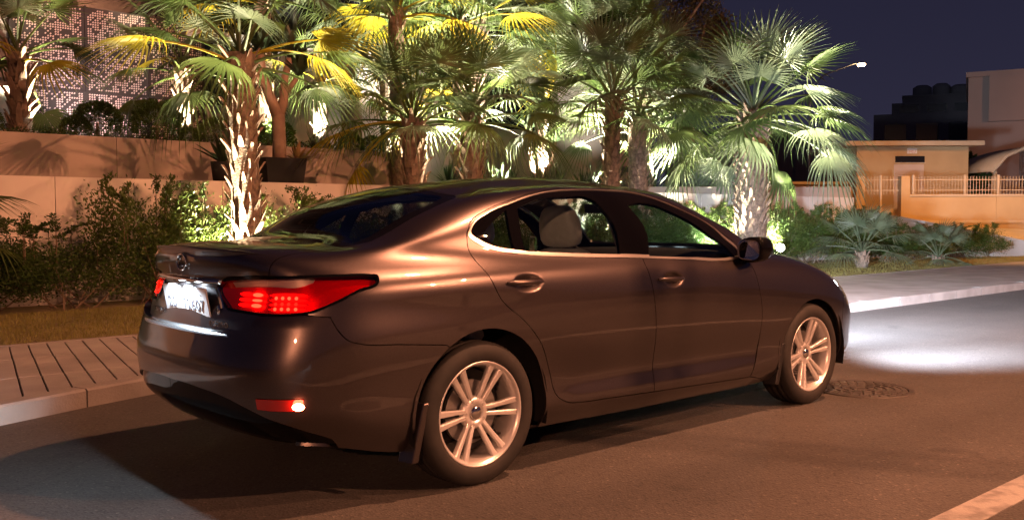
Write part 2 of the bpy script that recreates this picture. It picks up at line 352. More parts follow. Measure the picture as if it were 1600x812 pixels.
reg('backlight',[cr(-1,8.05),cr(3,8.05),(-.43,.628,1.122,1),(-.2,.607,1.21),(.03,.575,1.297),(.12,.545,1.33),(.15,.50,1.345,1),cr(2,10.35),cr(-1,10.35)])
bl=[cr(-1,8.22),cr(3,8.22),(-.40,.575,1.145,1),(-.2,.555,1.225),(.0,.53,1.302),(.07,.50,1.33),(.09,.45,1.345,1),cr(2,10.15),cr(-1,10.15)]
reg('backlight_clear',bl)
lidside=[(-.55,.622,1.102),(-.84,.627,1.073),(-.91,.621,1.011),(-.923,.608,.913),(-.949,.60,.822),(-.964,.583,.781)]
shelf=[(-.985,.50,.757),(-1.02,.30,.745),(-1.03,.1,.742)]
reg('trunk_lid',[cr(-1,7.93),cr(2.6,7.93),(-.50,.615,1.106,1)]+lidside[:-1]+[(-.964,.583,.775,1)]+shelf+[('uv',-.15,float(S.closest([(-1.03,0,.742)])[0][1]))])
reg('tail_lamp',[(-.989,.34,.963),(-.970,.464,.982),(-.916,.612,.988),(-.781,.743,.991),(-.64,.795,.990),(-.556,.815,.987),(-.516,.829,.975),(-.521,.839,.958),(-.627,.838,.916),(-.723,.82,.874),(-.806,.782,.84),(-.875,.722,.828),(-.941,.616,.827),(-.974,.52,.833),(-.996,.404,.839,1),(-.993,.29,.929)],.010)
PL['tail_in']=inset(PL['tail_lamp'],.011)
reg('tail_clear',[(-.976,.40,.930,1),(-.955,.50,.936),(-.91,.613,.940),(-.80,.725,.943),(-.775,.745,.955,1),(-.765,.752,.981,1),(-.84,.70,.980),(-.916,.612,.979),(-.963,.48,.973),(-.985,.37,.955,1)],.010)
reg('rear_bumper',[('uv',-.15,float(S.closest([(-1.03,0,.742)])[0][1]))]+shelf[::-1]+[(-.964,.583,.775,1),(-.949,.60,.822,1),(-.875,.722,.838,1),(-.745,.825,.822,1),(-.725,.84,.775),(-.68,.858,.723),(-.618,.872,.704),(-.45,.888,.690),(-.208,.904,.667,1),(0,.9,.5,1),(0,.85,.21,1),('uv',CR_U(6.4),-.2),('uv',-.15,-.2)])
zv=lambda x,y,z: float(S.closest([(x,y,z)])[0][1])
reg('valance',[('uv',-.15,zv(-1.08,0,.50)),(-1.075,.25,.50),(-1.036,.53,.472),(-.93,.70,.405),(-.816,.766,.345),(-.73,.8,.30,1),('uv',CR_U(4.6),-.2),('uv',-.15,-.2)])
reg('reflector',[(-.990,.652,.496,1),(-.92,.735,.496),(-.851,.789,.496,1),(-.851,.783,.447,1),(-.91,.735,.447),(-.983,.651,.450,1)],.008)
reg('rear_door',[(.01,.755,1.146,1),(-.002,.803,1.084),(.03,.866,.993),(.114,.908,.846),(.26,.91,.734),(.368,.903,.619),(.439,.885,.475),(.483,.889,.353),(.56,.89,.309),(.655,.889,.297),(.855,.889,.290),(1.227,.887,.278,1),(1.224,.903,.65),(1.20,.909,.802),(1.153,.861,1.014,1),(1.16,.62,1.388,1),(.868,.61,1.388),(.596,.64,1.358),(.35,.675,1.294),(.178,.695,1.240),(.08,.715,1.202)])
reg('front_door',[(1.153,.861,1.014,1),(1.20,.909,.802),(1.224,.903,.65),(1.227,.887,.278,1),(1.8,.886,.262),(2.14,.883,.254,1),(2.215,.89,.42),(2.235,.9,.6),(2.20,.89,.8),(2.13,.85,.975,1),(2.115,.805,1.05),(1.995,.765,1.135),(1.785,.688,1.26),(1.552,.638,1.342),(1.376,.60,1.380),(1.16,.62,1.388,1)])
reg('fender',[(2.13,.85,.975,1),(2.20,.89,.8),(2.235,.9,.6),(2.215,.89,.42),(2.14,.883,.254,1),(2.3,.86,.22,1),('uv',CR_U(11.9),-.2),('uv',CR_U(14.2),-.2),(3.2,.87,.40,1),(3.24,.868,.60,1),(3.28,.862,.68,1),(3.20,.835,.80),(3.05,.775,.885),(2.85,.745,.935),(2.5,.765,.985),(2.3,.79,1.0,1)])
reg('headlamp',[(3.16,.825,.815,1),(3.25,.85,.74),(3.31,.845,.685,1),(3.47,.74,.695),(3.60,.58,.72,1),(3.52,.60,.77),(3.38,.70,.80),(3.26,.77,.825)])
reg('hood',[crf(8.15),cr(15,8.15),(2.42,.74,1.005,1),(2.85,.735,.940),(3.05,.765,.889),(3.20,.825,.812),(3.30,.75,.82,1),(3.42,.68,.80),(3.56,.57,.775),(3.63,.40,.775),crf(5.45)])
reg('front_bumper',[(3.2,.87,.40,1),(3.24,.868,.60,1),(3.28,.862,.68,1),(3.32,.82,.72,1),(3.56,.57,.775,1),(3.63,.40,.775),crf(5.45),('uv',S.u1+.15,-.2),('uv',CR_U(14.0),-.2)])
reg('grille',[crf(5.2),(3.63,.24,.735),(3.70,.21,.66),(3.74,.16,.56,1),(3.73,.25,.42),(3.69,.33,.30,1),crf(1.2)])
reg('roof_panel',[cr(-1,10.42),cr(2,10.42),(.16,.50,1.352,1),(.35,.515,1.372),(.7,.535,1.392),(1.1,.535,1.394),(1.45,.51,1.375),cr(13.1,10.25),crf(10.38),('uv',S.u1+.15,S.v1+.2),('uv',-.15,S.v1+.2)])
cups={}
for nm,hx,hz in (('rear',.275,.925),('front',1.365,.893)):
    c=S.closest([(hx,.9,hz)])[0]; cups[nm]=c
    for k,(ra,rb) in enumerate(((.105,.052),(.08,.038),(.05,.022))):
        PL['cup_%s_%d'%(nm,k)]=np.array([(c[0]+ra*math.cos(t)+.012,c[1]+rb*math.sin(t)-.004) for t in np.linspace(0,2*math.pi,36)[:-1]])
# ---- one constrained triangulation of the half shell
def clip_seg(a,b,lo,hi):
    t0,t1=0.,1.;d=b-a
    for i in range(2):
        for p,q in ((-d[i],a[i]-lo[i]),(d[i],hi[i]-a[i])):
            if abs(p)<1e-12:
                if q<0: return None
            else:
                r=q/p
                if p<0: t0=max(t0,r)
                else: t1=min(t1,r)
    if t0>=t1: return None
    return a+d*t0,a+d*t1
lo=np.array([0,0.]);hi=np.array([S.u1,S.v1])
pts=[];edges=[];key={}
def addp(p):
    k=(round(p[0]*4000),round(p[1]*4000))
    if k not in key: key[k]=len(pts); pts.append((float(p[0]),float(p[1])))
    return key[k]
for nm,P in PL.items():
    for a,b in zip(P,np.roll(P,-1,0)):
        s_=clip_seg(a,b,lo,hi)
        if s_ is None: continue
        k=max(1,int(np.linalg.norm(s_[1]-s_[0])/.03)); prev=None
        for t in np.linspace(0,1,k+1):
            q=addp(s_[0]+(s_[1]-s_[0])*t)
            if prev is not None and prev!=q: edges.append((prev,q))
            prev=q
con=np.array(pts); nu,nv=int(S.u1/.026),int(S.v1/.026)
gu,gv=np.linspace(0,S.u1,nu),np.linspace(0,S.v1,nv)
cell={}
for i,p in enumerate(con): cell.setdefault((int(p[0]/.02),int(p[1]/.02)),[]).append(p)
for i,a in enumerate(gu):
    for j,b in enumerate(gv):
        edge=i in(0,nu-1) or j in(0,nv-1)
        near=False
        ci,cj=int(a/.02),int(b/.02)
        for di in(-1,0,1):
            for dj in(-1,0,1):
                for p in cell.get((ci+di,cj+dj),()):
                    if abs(p[0]-a)+abs(p[1]-b)<(.004 if edge else .012): near=True
        if not near: addp((a,b))
for e in ((0,0),(S.u1,0),(0,S.v1),(S.u1,S.v1)): addp(e)
res=delaunay_2d_cdt([Vector(p) for p in pts],list(set(edges)),[],0,1e-6)
V2=np.array([tuple(p) for p in res[0]]); T=np.array([tuple(f) for f in res[2] if len(f)==3])
V2=np.clip(V2,lo,hi)
cen=V2[T].mean(1)
IN={k:inside(P,cen) for k,P in PL.items()}
label=np.full(len(T),'body',dtype=object)
for r_ in ('front_bumper','hood','fender','front_door','rear_door','rear_bumper','trunk_lid','roof_panel','windshield','backlight','valance','headlamp','grille','reflector'):
    label[IN[r_]]=r_
label[IN['backlight_clear']]='backlight_clear'
label[IN['dlo']]='window_trim'; label[IN['dlo_in']]='window_frame'
for g in('quarter_glass','rear_glass','front_glass'): label[IN[g]]=g
lamp=IN['tail_lamp']; lid=IN['trunk_lid']
label[lamp]='lamp_edge'
label[lamp&IN['tail_in']&~lid]='lamp_red'; label[lamp&IN['tail_in']&lid]='lamp_red_lid'
label[lamp&IN['tail_in']&IN['tail_clear']&~lid]='lamp_clear'; label[lamp&IN['tail_in']&IN['tail_clear']&lid]='lamp_clear_lid'
label[IN['arch_rear']|IN['arch_front']]='hole'
X3=S.ev(V2[:,0],V2[:,1]); N3=S.nrm(V2[:,0],V2[:,1])
sgn=np.sign(np.sum(N3*(X3-np.array([1.2,0,.5])),1)); N3*=np.where(np.median(sgn)<0,-1,1)
if np.mean(np.sum(N3*(X3-np.array([1.2,0,.5])),1)>0)<.5: N3=-N3
def fade(t): t=np.clip(t,0,1); return t*t*(3-2*t)
def disp(lab):
    """outward offset of a panel from the base shell"""
    d=np.zeros(len(V2))
    if lab in('rear_bumper','valance','reflector'):
        d+=.026*fade((-X3[:,0]-.70)/.28)*fade((.84-X3[:,2])/.05)
        if lab!='reflector': d-=.03*fade((.42-X3[:,2])/.2)*fade((-X3[:,0]-.7)/.3)
    if lab=='valance': d-=.012
    if lab in('rear_door','front_door'):
        # light crease low on the doors, and handle cups
        d-=.006*np.exp(-((X3[:,2]-.40)/.07)**2)*fade((X3[:,0]-.45)/.2)
        c=cups['rear' if lab=='rear_door' else 'front']
        rr=np.sqrt(((V2[:,0]-c[0]-.012)/.105)**2+((V2[:,1]-c[1]+.004)/.052)**2)
        d-=.022*fade((1-rr)/.55)
    if lab in('lamp_red','lamp_clear','lamp_edge','lamp_red_lid','lamp_clear_lid'): d+=.004
    return d
def panel(labels,name,m,parent,side='both',gap=.0022,recess=0.0,flange=.016,dlabel=None,thick=True):
    """cut one panel out of the shell; side: 'near' 'far' or 'both' halves welded on the centre plane"""
    labels=[labels] if isinstance(labels,str) else labels
    sel=np.isin(label,labels); tri=T[sel]
    if len(tri)==0: print('EMPTY PANEL',name,labels); return None
    d=disp(dlabel or labels[0])
    ids=np.unique(tri); remap=-np.ones(len(V2),int); remap[ids]=np.arange(len(ids)); t2=remap[tri]
    p=X3[ids]+N3[ids]*(d[ids]-recess)[:,None]; n=N3[ids].copy()
    # orient triangles along the normal
    fn=np.cross(p[t2[:,1]]-p[t2[:,0]],p[t2[:,2]]-p[t2[:,0]])
    flip=np.sum(fn*n[t2].mean(1),1)<0; t2[flip]=t2[flip][:,::-1]; fn[flip]*=-1
    gn=np.zeros_like(p)
    for k in range(3): np.add.at(gn,t2[:,k],fn)
    gn/=np.maximum(np.linalg.norm(gn,axis=1,keepdims=True),1e-12)
    dd=np.abs(np.gradient(d[ids])) if False else None
    moved=np.abs(d[ids])>1e-4
    n[moved]=gn[moved]
    ec={}
    for a,b,c in t2:
        for e in((a,b),(b,c),(c,a)):
            k=(min(e),max(e)); ec.setdefault(k,[]).append(e)
    cen_plane=np.abs(X3[ids][:,1])<2e-4
    bnd=[es[0] for es in ec.values() if len(es)==1 and not(cen_plane[es[0][0]] and cen_plane[es[0][1]])]
    sh=np.zeros_like(p)
    for a,b in bnd:
        e=p[b]-p[a]; l=np.linalg.norm(e)
        if l<1e-9: continue
        w=np.cross(n[a]+n[b],e); w/=max(np.linalg.norm(w),1e-9); sh[a]+=w; sh[b]+=w
    ln=np.linalg.norm(sh,axis=1,keepdims=True); sh=np.where(ln>1e-9,sh/np.maximum(ln,1e-9),0)
    if side=='both': sh[cen_plane,1]=0
    p=p+sh*gap
    verts=[p];norms=[n];faces=[t2]; nvt=len(p)
    if flange and bnd:
        bi=sorted({i for e in bnd for i in e}); top={i:nvt+k for k,i in enumerate(bi)}; bot={i:nvt+len(bi)+k for k,i in enumerate(bi)}
        verts+= [p[bi],p[bi]-n[bi]*flange+sh[bi]*.002]; norms+=[-sh[bi],-sh[bi]]
        fl=np.array([(b,a,0,0) for a,b in bnd])
        faces.append(np.array([(top[b],top[a],bot[a]) for a,b in bnd])); faces.append(np.array([(top[b],bot[a],bot[b]) for a,b in bnd]))
    Vv=np.concatenate(verts);Nn=np.concatenate(norms);F=np.concatenate(faces)
    M=np.array([1,-1,1.])
    if side=='near': Vo,No,Fo=Vv*M,Nn*M,F[:,::-1]
    elif side=='far': Vo,No,Fo=Vv,Nn,F
    else: Vo=np.concatenate([Vv,Vv*M]);No=np.concatenate([Nn,Nn*M]);Fo=np.concatenate([F,F[:,::-1]+len(Vv)])
    me=bpy.data.meshes.new(name); me.from_pydata(Vo.tolist(),[],Fo.tolist()); me.materials.append(m)
    me.polygons.foreach_set('use_smooth',[True]*len(me.polygons)); me.update()
    No=No/np.maximum(np.linalg.norm(No,axis=1,keepdims=True),1e-9)
    me.normals_split_custom_set_from_vertices([tuple(v) for v in No.tolist()])
    return link(bpy.data.objects.new(name,me),parent)
def surf_near(x,y,z):
    """point and outward normal on the near (camera) side, from a half-car point"""
    q=S.closest([(x,y,z)]); p=S.ev(q[:,0],q[:,1])[0]; n=S.nrm(q[:,0],q[:,1])[0]
    if np.dot(n,p-np.array([1.2,0,.5]))<0: n=-n
    return p,n

# ---- materials
def paint_mat():
    m=mat('metallic paint',(.09,.077,.077),.32,.92,coat=1.0,coat_rough=.015); b=bsdf(m)
    tc=nd(m,'ShaderNodeTexCoord'); v=nd(m,'ShaderNodeTexVoronoi'); v.inputs['Scale'].default_value=900; lk(m,tc.outputs['Object'],v.inputs['Vector'])
    lk(m,ramp(m,v.outputs['Color'],[(0,(.066,.056,.056)),(1,(.120,.102,.102))]),b.inputs['Base Color'])
    n=nd(m,'ShaderNodeTexNoise'); n.inputs['Scale'].default_value=3.5; n.inputs['Detail'].default_value=8; lk(m,tc.outputs['Object'],n.inputs['Vector'])
    lk(m,ramp(m,n.outputs['Fac'],[(.3,(.012,.012,.012)),(.75,(.045,.045,.045))]),b.inputs['Coat Roughness'])
    return m
def glass_mat(name,tint,refl=1.0):
    m=bpy.data.materials.new(name); m.use_nodes=True; nt=m.node_tree; nt.nodes.remove(bsdf(m)); out=nt.nodes['Material Output']
    t=nd(m,'ShaderNodeBsdfTransparent'); t.inputs[0].default_value=(*tint,1)
    g=nd(m,'ShaderNodeBsdfGlossy'); g.inputs['Roughness'].default_value=.01; g.inputs[0].default_value=(.95,.95,.95,1)
    lw=nd(m,'ShaderNodeLayerWeight'); lw.inputs[0].default_value=.5; pw=nd(m,'ShaderNodeMath',operation='POWER'); pw.inputs[1].default_value=4.6; lk(m,lw.outputs['Facing'],pw.inputs[0])
    f=nd(m,'ShaderNodeMath',operation='MULTIPLY_ADD'); f.inputs[1].default_value=.90; f.inputs[2].default_value=.045*refl; lk(m,pw.outputs[0],f.inputs[0])
    mx=nd(m,'ShaderNodeMixShader'); lk(m,f.outputs[0],mx.inputs[0]); lk(m,t.outputs[0],mx.inputs[1]); lk(m,g.outputs[0],mx.inputs[2]); lk(m,mx.outputs[0],out.inputs[0])
    return m
PAINT=paint_mat(); CHROME=mat('chrome',(.75,.73,.70),.12,1.0); BLKGLOSS=mat('gloss black',(.004,.004,.005),.04,spec=.16)
BLKPLAST=mat('black plastic',(.012,.012,.013),.45); RUBBER=noisy('tyre rubber',(.012,.012,.012),(.022,.02,.019),scale=14,rough=.75)
GLASS=glass_mat('side glass',(.60,.70,.70)); GLASSR=glass_mat('rear glass',(.16,.175,.175),2.2); GLASSF=glass_mat('windscreen glass',(.8,.88,.86))
ALLOY=mat('alloy',(.86,.85,.84),.32,.65,coat=.5,coat_rough=.06); LEATHER=noisy('grey leather',(.62,.62,.63),(.70,.70,.71),scale=30,rough=.5,bump=.15,bscale=300)
DARKIN=mat('dark interior trim',(.018,.018,.02),.55); SILVER=mat('satin silver',(.6,.6,.6),.25,.9)
TRIM=mat('satin window trim',(.55,.53,.51),.30,.9); RED_LENS=glass_mat('red lens',(.85,.03,.025)); CLR_LENS=glass_mat('clear lens',(.85,.80,.78)); REDBACK=mat('red lamp reflector',(.45,.02,.015),.25,.3,emit=(1,.03,.02),estr=.045)
LIT_DIM=emis('dim tail lamp',(1,.025,.015),5.0); LIT_RED=emis('lit tail lamp',(1,.06,.03),18); LIT_RED_HOT=emis('lit tail lamp core',(1,.20,.09),34); CLRBACK=mat('lamp reflector',(.62,.55,.52),.35,.35)
LIT_WHITE=emis('lit head lamp',(.85,.92,1),60); PLATE=mat('plate white',(.85,.85,.83),.4); INK=mat('plate ink',(.14,.14,.16),.5); PLATEL=emis('plate lamp',(.8,.9,1),12)

car=empty('sedan_car',(0,0,0))
tag(car,'dark metallic brown grey saloon car parked with its lamps on','car')
panel('body','body_shell',PAINT,car)
panel('roof_panel','roof',PAINT,car)
panel('hood','hood',PAINT,car)
panel('rear_bumper','rear_bumper',PAINT,car,flange=.06)
panel('front_bumper','front_bumper',PAINT,car)
vl=panel('valance','lower_valance',BLKGLOSS,car)
lid=panel('trunk_lid','trunk_lid',PAINT,car)
panel('windshield','windshield',GLASSF,car,recess=.003)
bw=panel(['backlight_clear'],'rear_window',GLASSR,car,recess=.002,gap=0)
panel(['backlight'],'window_border',BLKGLOSS,bw,recess=.002,gap=0,flange=0)
panel('grille','grille',BLKPLAST,car,recess=.015)
for side in('near','far'):
    sg=-1 if side=='near' else 1
    rd=panel('rear_door','rear_door',PAINT,car,side); fd=panel('front_door','front_door',PAINT,car,side)
    panel('fender','front_fender',PAINT,car,side)
    wt=panel('window_trim','window_trim',TRIM,car,side,gap=.001,flange=.01,recess=-.002); panel('window_frame','window_frame',BLKGLOSS,car,side,gap=0,recess=.003,flange=.02)
    panel('quarter_glass','quarter_window',GLASS,car,side,gap=0,recess=.006,flange=0)
    panel('rear_glass','door_window',GLASS,rd,side,gap=0,recess=.006,flange=0); panel('front_glass','door_window',GLASS,fd,side,gap=0,recess=.006,flange=0)
    # tail lamp: lens over a reflector with lit elements
    tl=panel(['lamp_edge'],'tail_lamp',BLKGLOSS,car,side,gap=.001,flange=.03)
    panel('lamp_red','red_lens',RED_LENS,tl,side,gap=0,flange=0); panel('lamp_red_lid','red_lens',RED_LENS,tl,side,gap=.0015,flange=.01)
    panel('lamp_clear','clear_lens',CLR_LENS,tl,side,gap=.0005,flange=0); panel('lamp_clear_lid','clear_lens',CLR_LENS,tl,side,gap=.0015,flange=0)
    panel(['lamp_red','lamp_red_lid'],'reflector',REDBACK,tl,side,gap=-.004,recess=.028,flange=0)
    panel(['lamp_clear','lamp_clear_lid'],'clear_reflector',CLRBACK,tl,side,gap=-.004,recess=.03,flange=0)
    def on(x,y,z,off):
        p,n=surf_near(x,y,z); p=p+n*off; return Vector((p[0],sg*p[1],p[2])),Vector((n[0],sg*n[1],n[2]))
    def bulb(name,x,y,z,w,h,m,off=-.012,parent=None):
        p,n=on(x,y,z,off); o=MB().lathe([(.0,.004),(.6,.0035),(.9,.002),(1,0)],10).build(name,m,parent or tl,True)
        o.matrix_world=Matrix.Translation(p)@n.to_track_quat('Z','Y').to_matrix().to_4x4()@Matrix.Diagonal((w,h,1,1)); return o
    for z,hh in((.913,.0085),(.891,.006),(.868,.0085)): bulb('lamp_bar',-.955,.565,z,.030,hh,LIT_RED_HOT)
    for z in(.913,.891,.868): bulb('lamp_bar',-.972,.50,z,.045,.0085,LIT_DIM)
    for z in(.917,.897,.877,.857): bulb('lamp_bar',-.885,.705,z,.085,.0085,LIT_DIM,off=-.019)
    k=0
    for yy,xx in((.66,-.92),(.685,-.90),(.71,-.882),(.735,-.86)):
        for z in(.905,.880,.858):
            bulb('lamp_diode',xx,yy,z,.0075,.0075,LIT_RED_HOT if (k%3!=1) else LIT_RED); k+=1
    rf=panel('reflector','bumper_reflector',mat('red reflector',(.35,.012,.01),.15,0,coat=1),car,side,gap=.001,recess=-.003)
    bulb('glow_disc',-.868,.782,.472,.026,.017,LIT_RED_HOT,off=.046,parent=rf)  # glowing disc stands in for light caught at the reflector's outer end
    hl=panel('headlamp','headlamp',CLR_LENS,car,side,gap=.001)
    panel('headlamp','reflector',CLRBACK,hl,side,gap=-.003,recess=.05,flange=0)
    bulb('glow_disc',3.262,.84,.755,.03,.055,LIT_WHITE,off=-.012,parent=hl); bulb('glow_disc',3.45,.72,.74,.05,.035,LIT_WHITE,off=-.02,parent=hl)
    # door handles
    for d_,cx,cz in((rd,.262,.925),(fd,1.352,.893)):
        g=MB(); xs=np.linspace(-.118,.112,13); ring=[]
        for i,xx in enumerate(xs):
            t=(xx+.118)/.23; e=math.sin(math.pi*min(max(t,.02),.98))**.35
            p,n=surf_near(cx+xx,.9,cz-.004*t); hh=.0135*e; dp=.012*e
            cen_=np.array([p[0],p[1]+.008+.014*math.sin(math.pi*t)**.6,p[2]])
            for a in np.linspace(0,2*math.pi,9)[:-1]:
                ring.append((cen_[0],sg*(cen_[1]+dp*math.cos(a)),cen_[2]+hh*math.sin(a)*(1+.15*math.cos(a))))
        f=[(i*8+j,i*8+(j+1)%8,(i+1)*8+(j+1)%8,(i+1)*8+j) for i in range(12) for j in range(8)]+[tuple(range(8)),tuple(range(96,104))]
        mk('door_handle',ring,f,PAINT,d_,True)
    # mirror
    bm_=MB(); mx,my,mz=2.105,.945,1.035
    prof=[(-.085,.62),(-.078,.92),(-.05,1.0),(0,.98),(.05,.86),(.085,.62),(.108,.25)]
    for i,(dx,s_) in enumerate(prof):
        for a in np.linspace(0,2*math.pi,17)[:-1]:
            ca,sa=math.cos(a),math.sin(a); pw=lambda q:math.copysign(abs(q)**.62,q)
            bm_.v.append((mx+dx+.02*pw(ca),sg*(my+.082*s_*pw(ca)),mz+.080*s_*pw(sa)+.008*pw(ca)))
    for i in range(len(prof)-1):
        for j in range(16): bm_.f.append((i*16+j,i*16+(j+1)%16,(i+1)*16+(j+1)%16,(i+1)*16+j))
    bm_.f.append(tuple(range(16))); bm_.f.append(tuple(range(6*16,7*16)))
    mir=bm_.build('side_mirror',BLKGLOSS,car,True,subsurf=1)
    g=MB(); pts_=[(mx-.088+.02*math.cos(a),sg*(my+.064*math.copysign(abs(math.cos(a))**.6,math.cos(a))),mz+.060*math.copysign(abs(math.sin(a))**.6,math.sin(a))) for a in np.linspace(0,2*math.pi,25)[:-1]]
    g.add(pts_,[tuple(range(24))]).build('mirror_glass',CHROME,mir)
    MB().tube([(2.10,sg*.83,.985),(2.10,sg*.89,.99),(2.10,sg*.93,1.01)],[.045,.035,.03],10).build('mirror_foot',BLKGLOSS,mir,True)
    # mud flaps
    for x0,z0 in((-.375,.16),(2.43,.17)):
        b=MB(); P=[(x0-.03,.80),(x0+.01,.80),(x0+.025,.885),(x0-.012,.885)]
        b.add([(x,sg*y,z0) for x,y in P]+[(x+.06,sg*(y+.008),z0+.26) for x,y in P],[(0,1,2,3),(4,7,6,5),(0,4,5,1),(1,5,6,2),(2,6,7,3),(3,7,4,0)]).build('mud_flap',PAINT if x0<0 else BLKPLAST,car,bevel=.006)
    # wheel-well liner
    for cx in(.02,2.84):
        b=MB(); n=20
        for yy in(.888,.50):
            for k in range(n): a=R(-15+210*k/(n-1)); b.v.append((cx+.405*math.cos(a),sg*yy,.327+.405*math.sin(a)))
        for k in range(n-1): b.f.append((k,k+1,n+k+1,n+k))
        b.f.append(tuple(range(n,2*n)))
        b.build('wheel_liner',BLKPLAST,car,True)
# ---- spoiler lip, trim and writing on the tail
sp=MB(); st=[]
for t in np.linspace(-1,1,33):
    y=.615*t; q=S.closest([(-1.0+.13*abs(t)**3.2,abs(y),1.078)])
    p=S.ev(q[:,0],q[:,1])[0]; k=(1-abs(t)**8)
    bx=-1.035+.175*abs(t)**3.0
    top=1.098-.030*abs(t)**2.2
    st.append([(bx+.125,y,top-.012*k-.004),(bx+.07,y,top+.002),(bx+.015,y,top+.010*k),(bx-.008*k,y,top+.010*k),(bx-.012*k,y,top+.003*k),(bx+.006,y,top-.022*k),(bx+.022,y,top-.045*k)])
for ring in st: sp.v+=ring
m7=7
for i in range(32):
    for j in range(m7-1): sp.f.append((i*m7+j,i*m7+j+1,(i+1)*m7+j+1,(i+1)*m7+j))
sp.f.append(tuple(range(m7))); sp.f.append(tuple(range(32*m7,33*m7)))
sp.build('spoiler_lip',PAINT,lid,True,subsurf=1)
def rear_pt(y,z,off):
    p,n=surf_near(-1.0,abs(y),z)
    q=S.closest([(p[0],abs(y),z)]); p=S.ev(q[:,0],q[:,1])[0]
    return Vector((p[0]+n[0]*off,y,z))
# chrome garnish over the plate
g=MB(); ys=np.linspace(-.36,.36,25)
for y in ys:
    for dz,off in((.016,.002),(.012,.016),(-.006,.022),(-.012,.004)):
        a=rear_pt(y,.952,off); g.v.append((a.x,y,.952+dz-.010*(y/.36)**2*0))
for i in range(24):
    for j in range(3): g.f.append((i*4+j,i*4+j+1,(i+1)*4+j+1,(i+1)*4+j))
g.f+= [(0,1,2,3),(96,97,98,99)]
g.build('garnish',CHROME,lid,True)
for sg in(-1,1):
    g=MB()
    for k,(z,y) in enumerate(((.93,.292),(.90,.318),(.87,.345),(.845,.366))):
        a=rear_pt(sg*y,z,.003); b_=rear_pt(sg*(y+.018),z,.004); g.v+=[tuple(a),(a.x-.008,a.y,a.z),tuple(b_)]
    for k in range(3):
        for j in range(2): g.f.append((k*3+j,k*3+j+1,(k+1)*3+j+1,(k+1)*3+j))
    g.build('lamp_chrome_edge',CHROME,lid,True)
px_=rear_pt(0,.86,.0).x-.012
tilt=math.atan2(rear_pt(0,.80,0).x-rear_pt(0,.92,0).x,.12)
plate=empty('number_plate',(px_,-.035,.862),0,lid); plate.rotation_euler=(0,tilt,0)
MB().cham(-.245,.245,-.064,.064,-.003,.003,.0015).build('plate_sheet',PLATE,plate,rot=(R(90),0,R(-90)))
def text(body,size,m,parent,loc,rot,ext=.0008,name='lettering',width=None,align='CENTER'):
    c=bpy.data.curves.new(name,'FONT'); c.body=body; c.size=size; c.extrude=ext; c.align_x=align; c.align_y='CENTER'
    t=bpy.data.objects.new(name,c); COL.objects.link(t)
    dg=bpy.context.evaluated_depsgraph_get(); me=bpy.data.meshes.new_from_object(t.evaluated_get(dg)); bpy.data.objects.remove(t)
    if width:
        xs=[v.co.x for v in me.vertices]; k=width/max(max(xs)-min(xs),1e-6)
        for v in me.vertices: v.co.x*=k
    me.materials.clear(); me.materials.append(m); o=bpy.data.objects.new(name,me); link(o,parent); o.location=loc; o.rotation_euler=rot; o['kind']='stuff'; return o
RB=(R(90),0,R(-90))
text('20 \u00b7 72607',.07,INK,plate,(-.004,.0,-.018),RB,width=.40)
text('- -  - - - - -',.03,INK,plate,(-.004,.0,.034),RB,width=.36)
for y in(-.24,.24): MB().box(-.004,-.0032,y-.001,y+.001,-.058,.058).build('plate_border',INK,plate)
for y in(-.11,.07):
    MB().box(px_-.030,px_-.008,y-.022,y+.022,.9275,.930).build('plate_lamp',PLATEL,lid)
# emblem: oval ring with a slanted stroke
em=empty('emblem',tuple(rear_pt(0,1.032,.004)),0,lid)
def ovalring(a,b,r,n=28): 
    return [(0,a*math.cos(t),b*math.sin(t)) for t in np.linspace(0,2*math.pi,n)]
MB().tube(ovalring(.052,.036,.004),.004,6,False).build('emblem_ring',CHROME,em,True)
MB().tube([(0,.012,.034),(0,.024,-.014),(0,-.032,-.016)],[.004,.005,.003],6).build('emblem_stroke',CHROME,em,True)
bl_=rear_pt(.30,.795,.004); br_=rear_pt(-.36,.775,.004)
def rear_yaw(y): 
    a=rear_pt(y-.05,.8,0);b=rear_pt(y+.05,.8,0); return math.atan2(b.x-a.x,b.y-a.y)
st_=MB().lathe([(0,.002),(.018,.002),(.02,0)],18).build('round_badge',CHROME,lid,True); st_.matrix_world=Matrix.Translation(rear_pt(-.335,.835,.003))@Matrix.Rotation(R(-90),4,'Y')
text('LEXUS',.030,CHROME,lid,tuple(bl_),(R(90),0,R(-90)-rear_yaw(.30)),.002,'badge',width=.15)
text('ES250',.032,CHROME,lid,tuple(br_),(R(90),0,R(-90)-rear_yaw(-.36)),.002,'badge',width=.15)
# polished step along the top of the bumper, under the boot lid
g=MB(); ys=np.linspace(-.56,.56,41)
for y in ys:
    a=rear_pt(y,.742,.0); n_=np.array([-1,-.35*np.sign(y)*fade((abs(y)-.25)/.4)]) if False else None
    d1=.006; d2=.040-.018*fade((abs(y)-.30)/.26)
    g.v+=[(a.x+.012,y,.752),(a.x-d1,y,.749),(a.x-d2,y,.742),(a.x-d2-.004,y,.733)]
for i in range(40):
    for j in range(3): g.f.append((i*4+j,i*4+j+1,(i+1)*4+j+1,(i+1)*4+j))
g.build('bumper_step',SILVER,car,True)
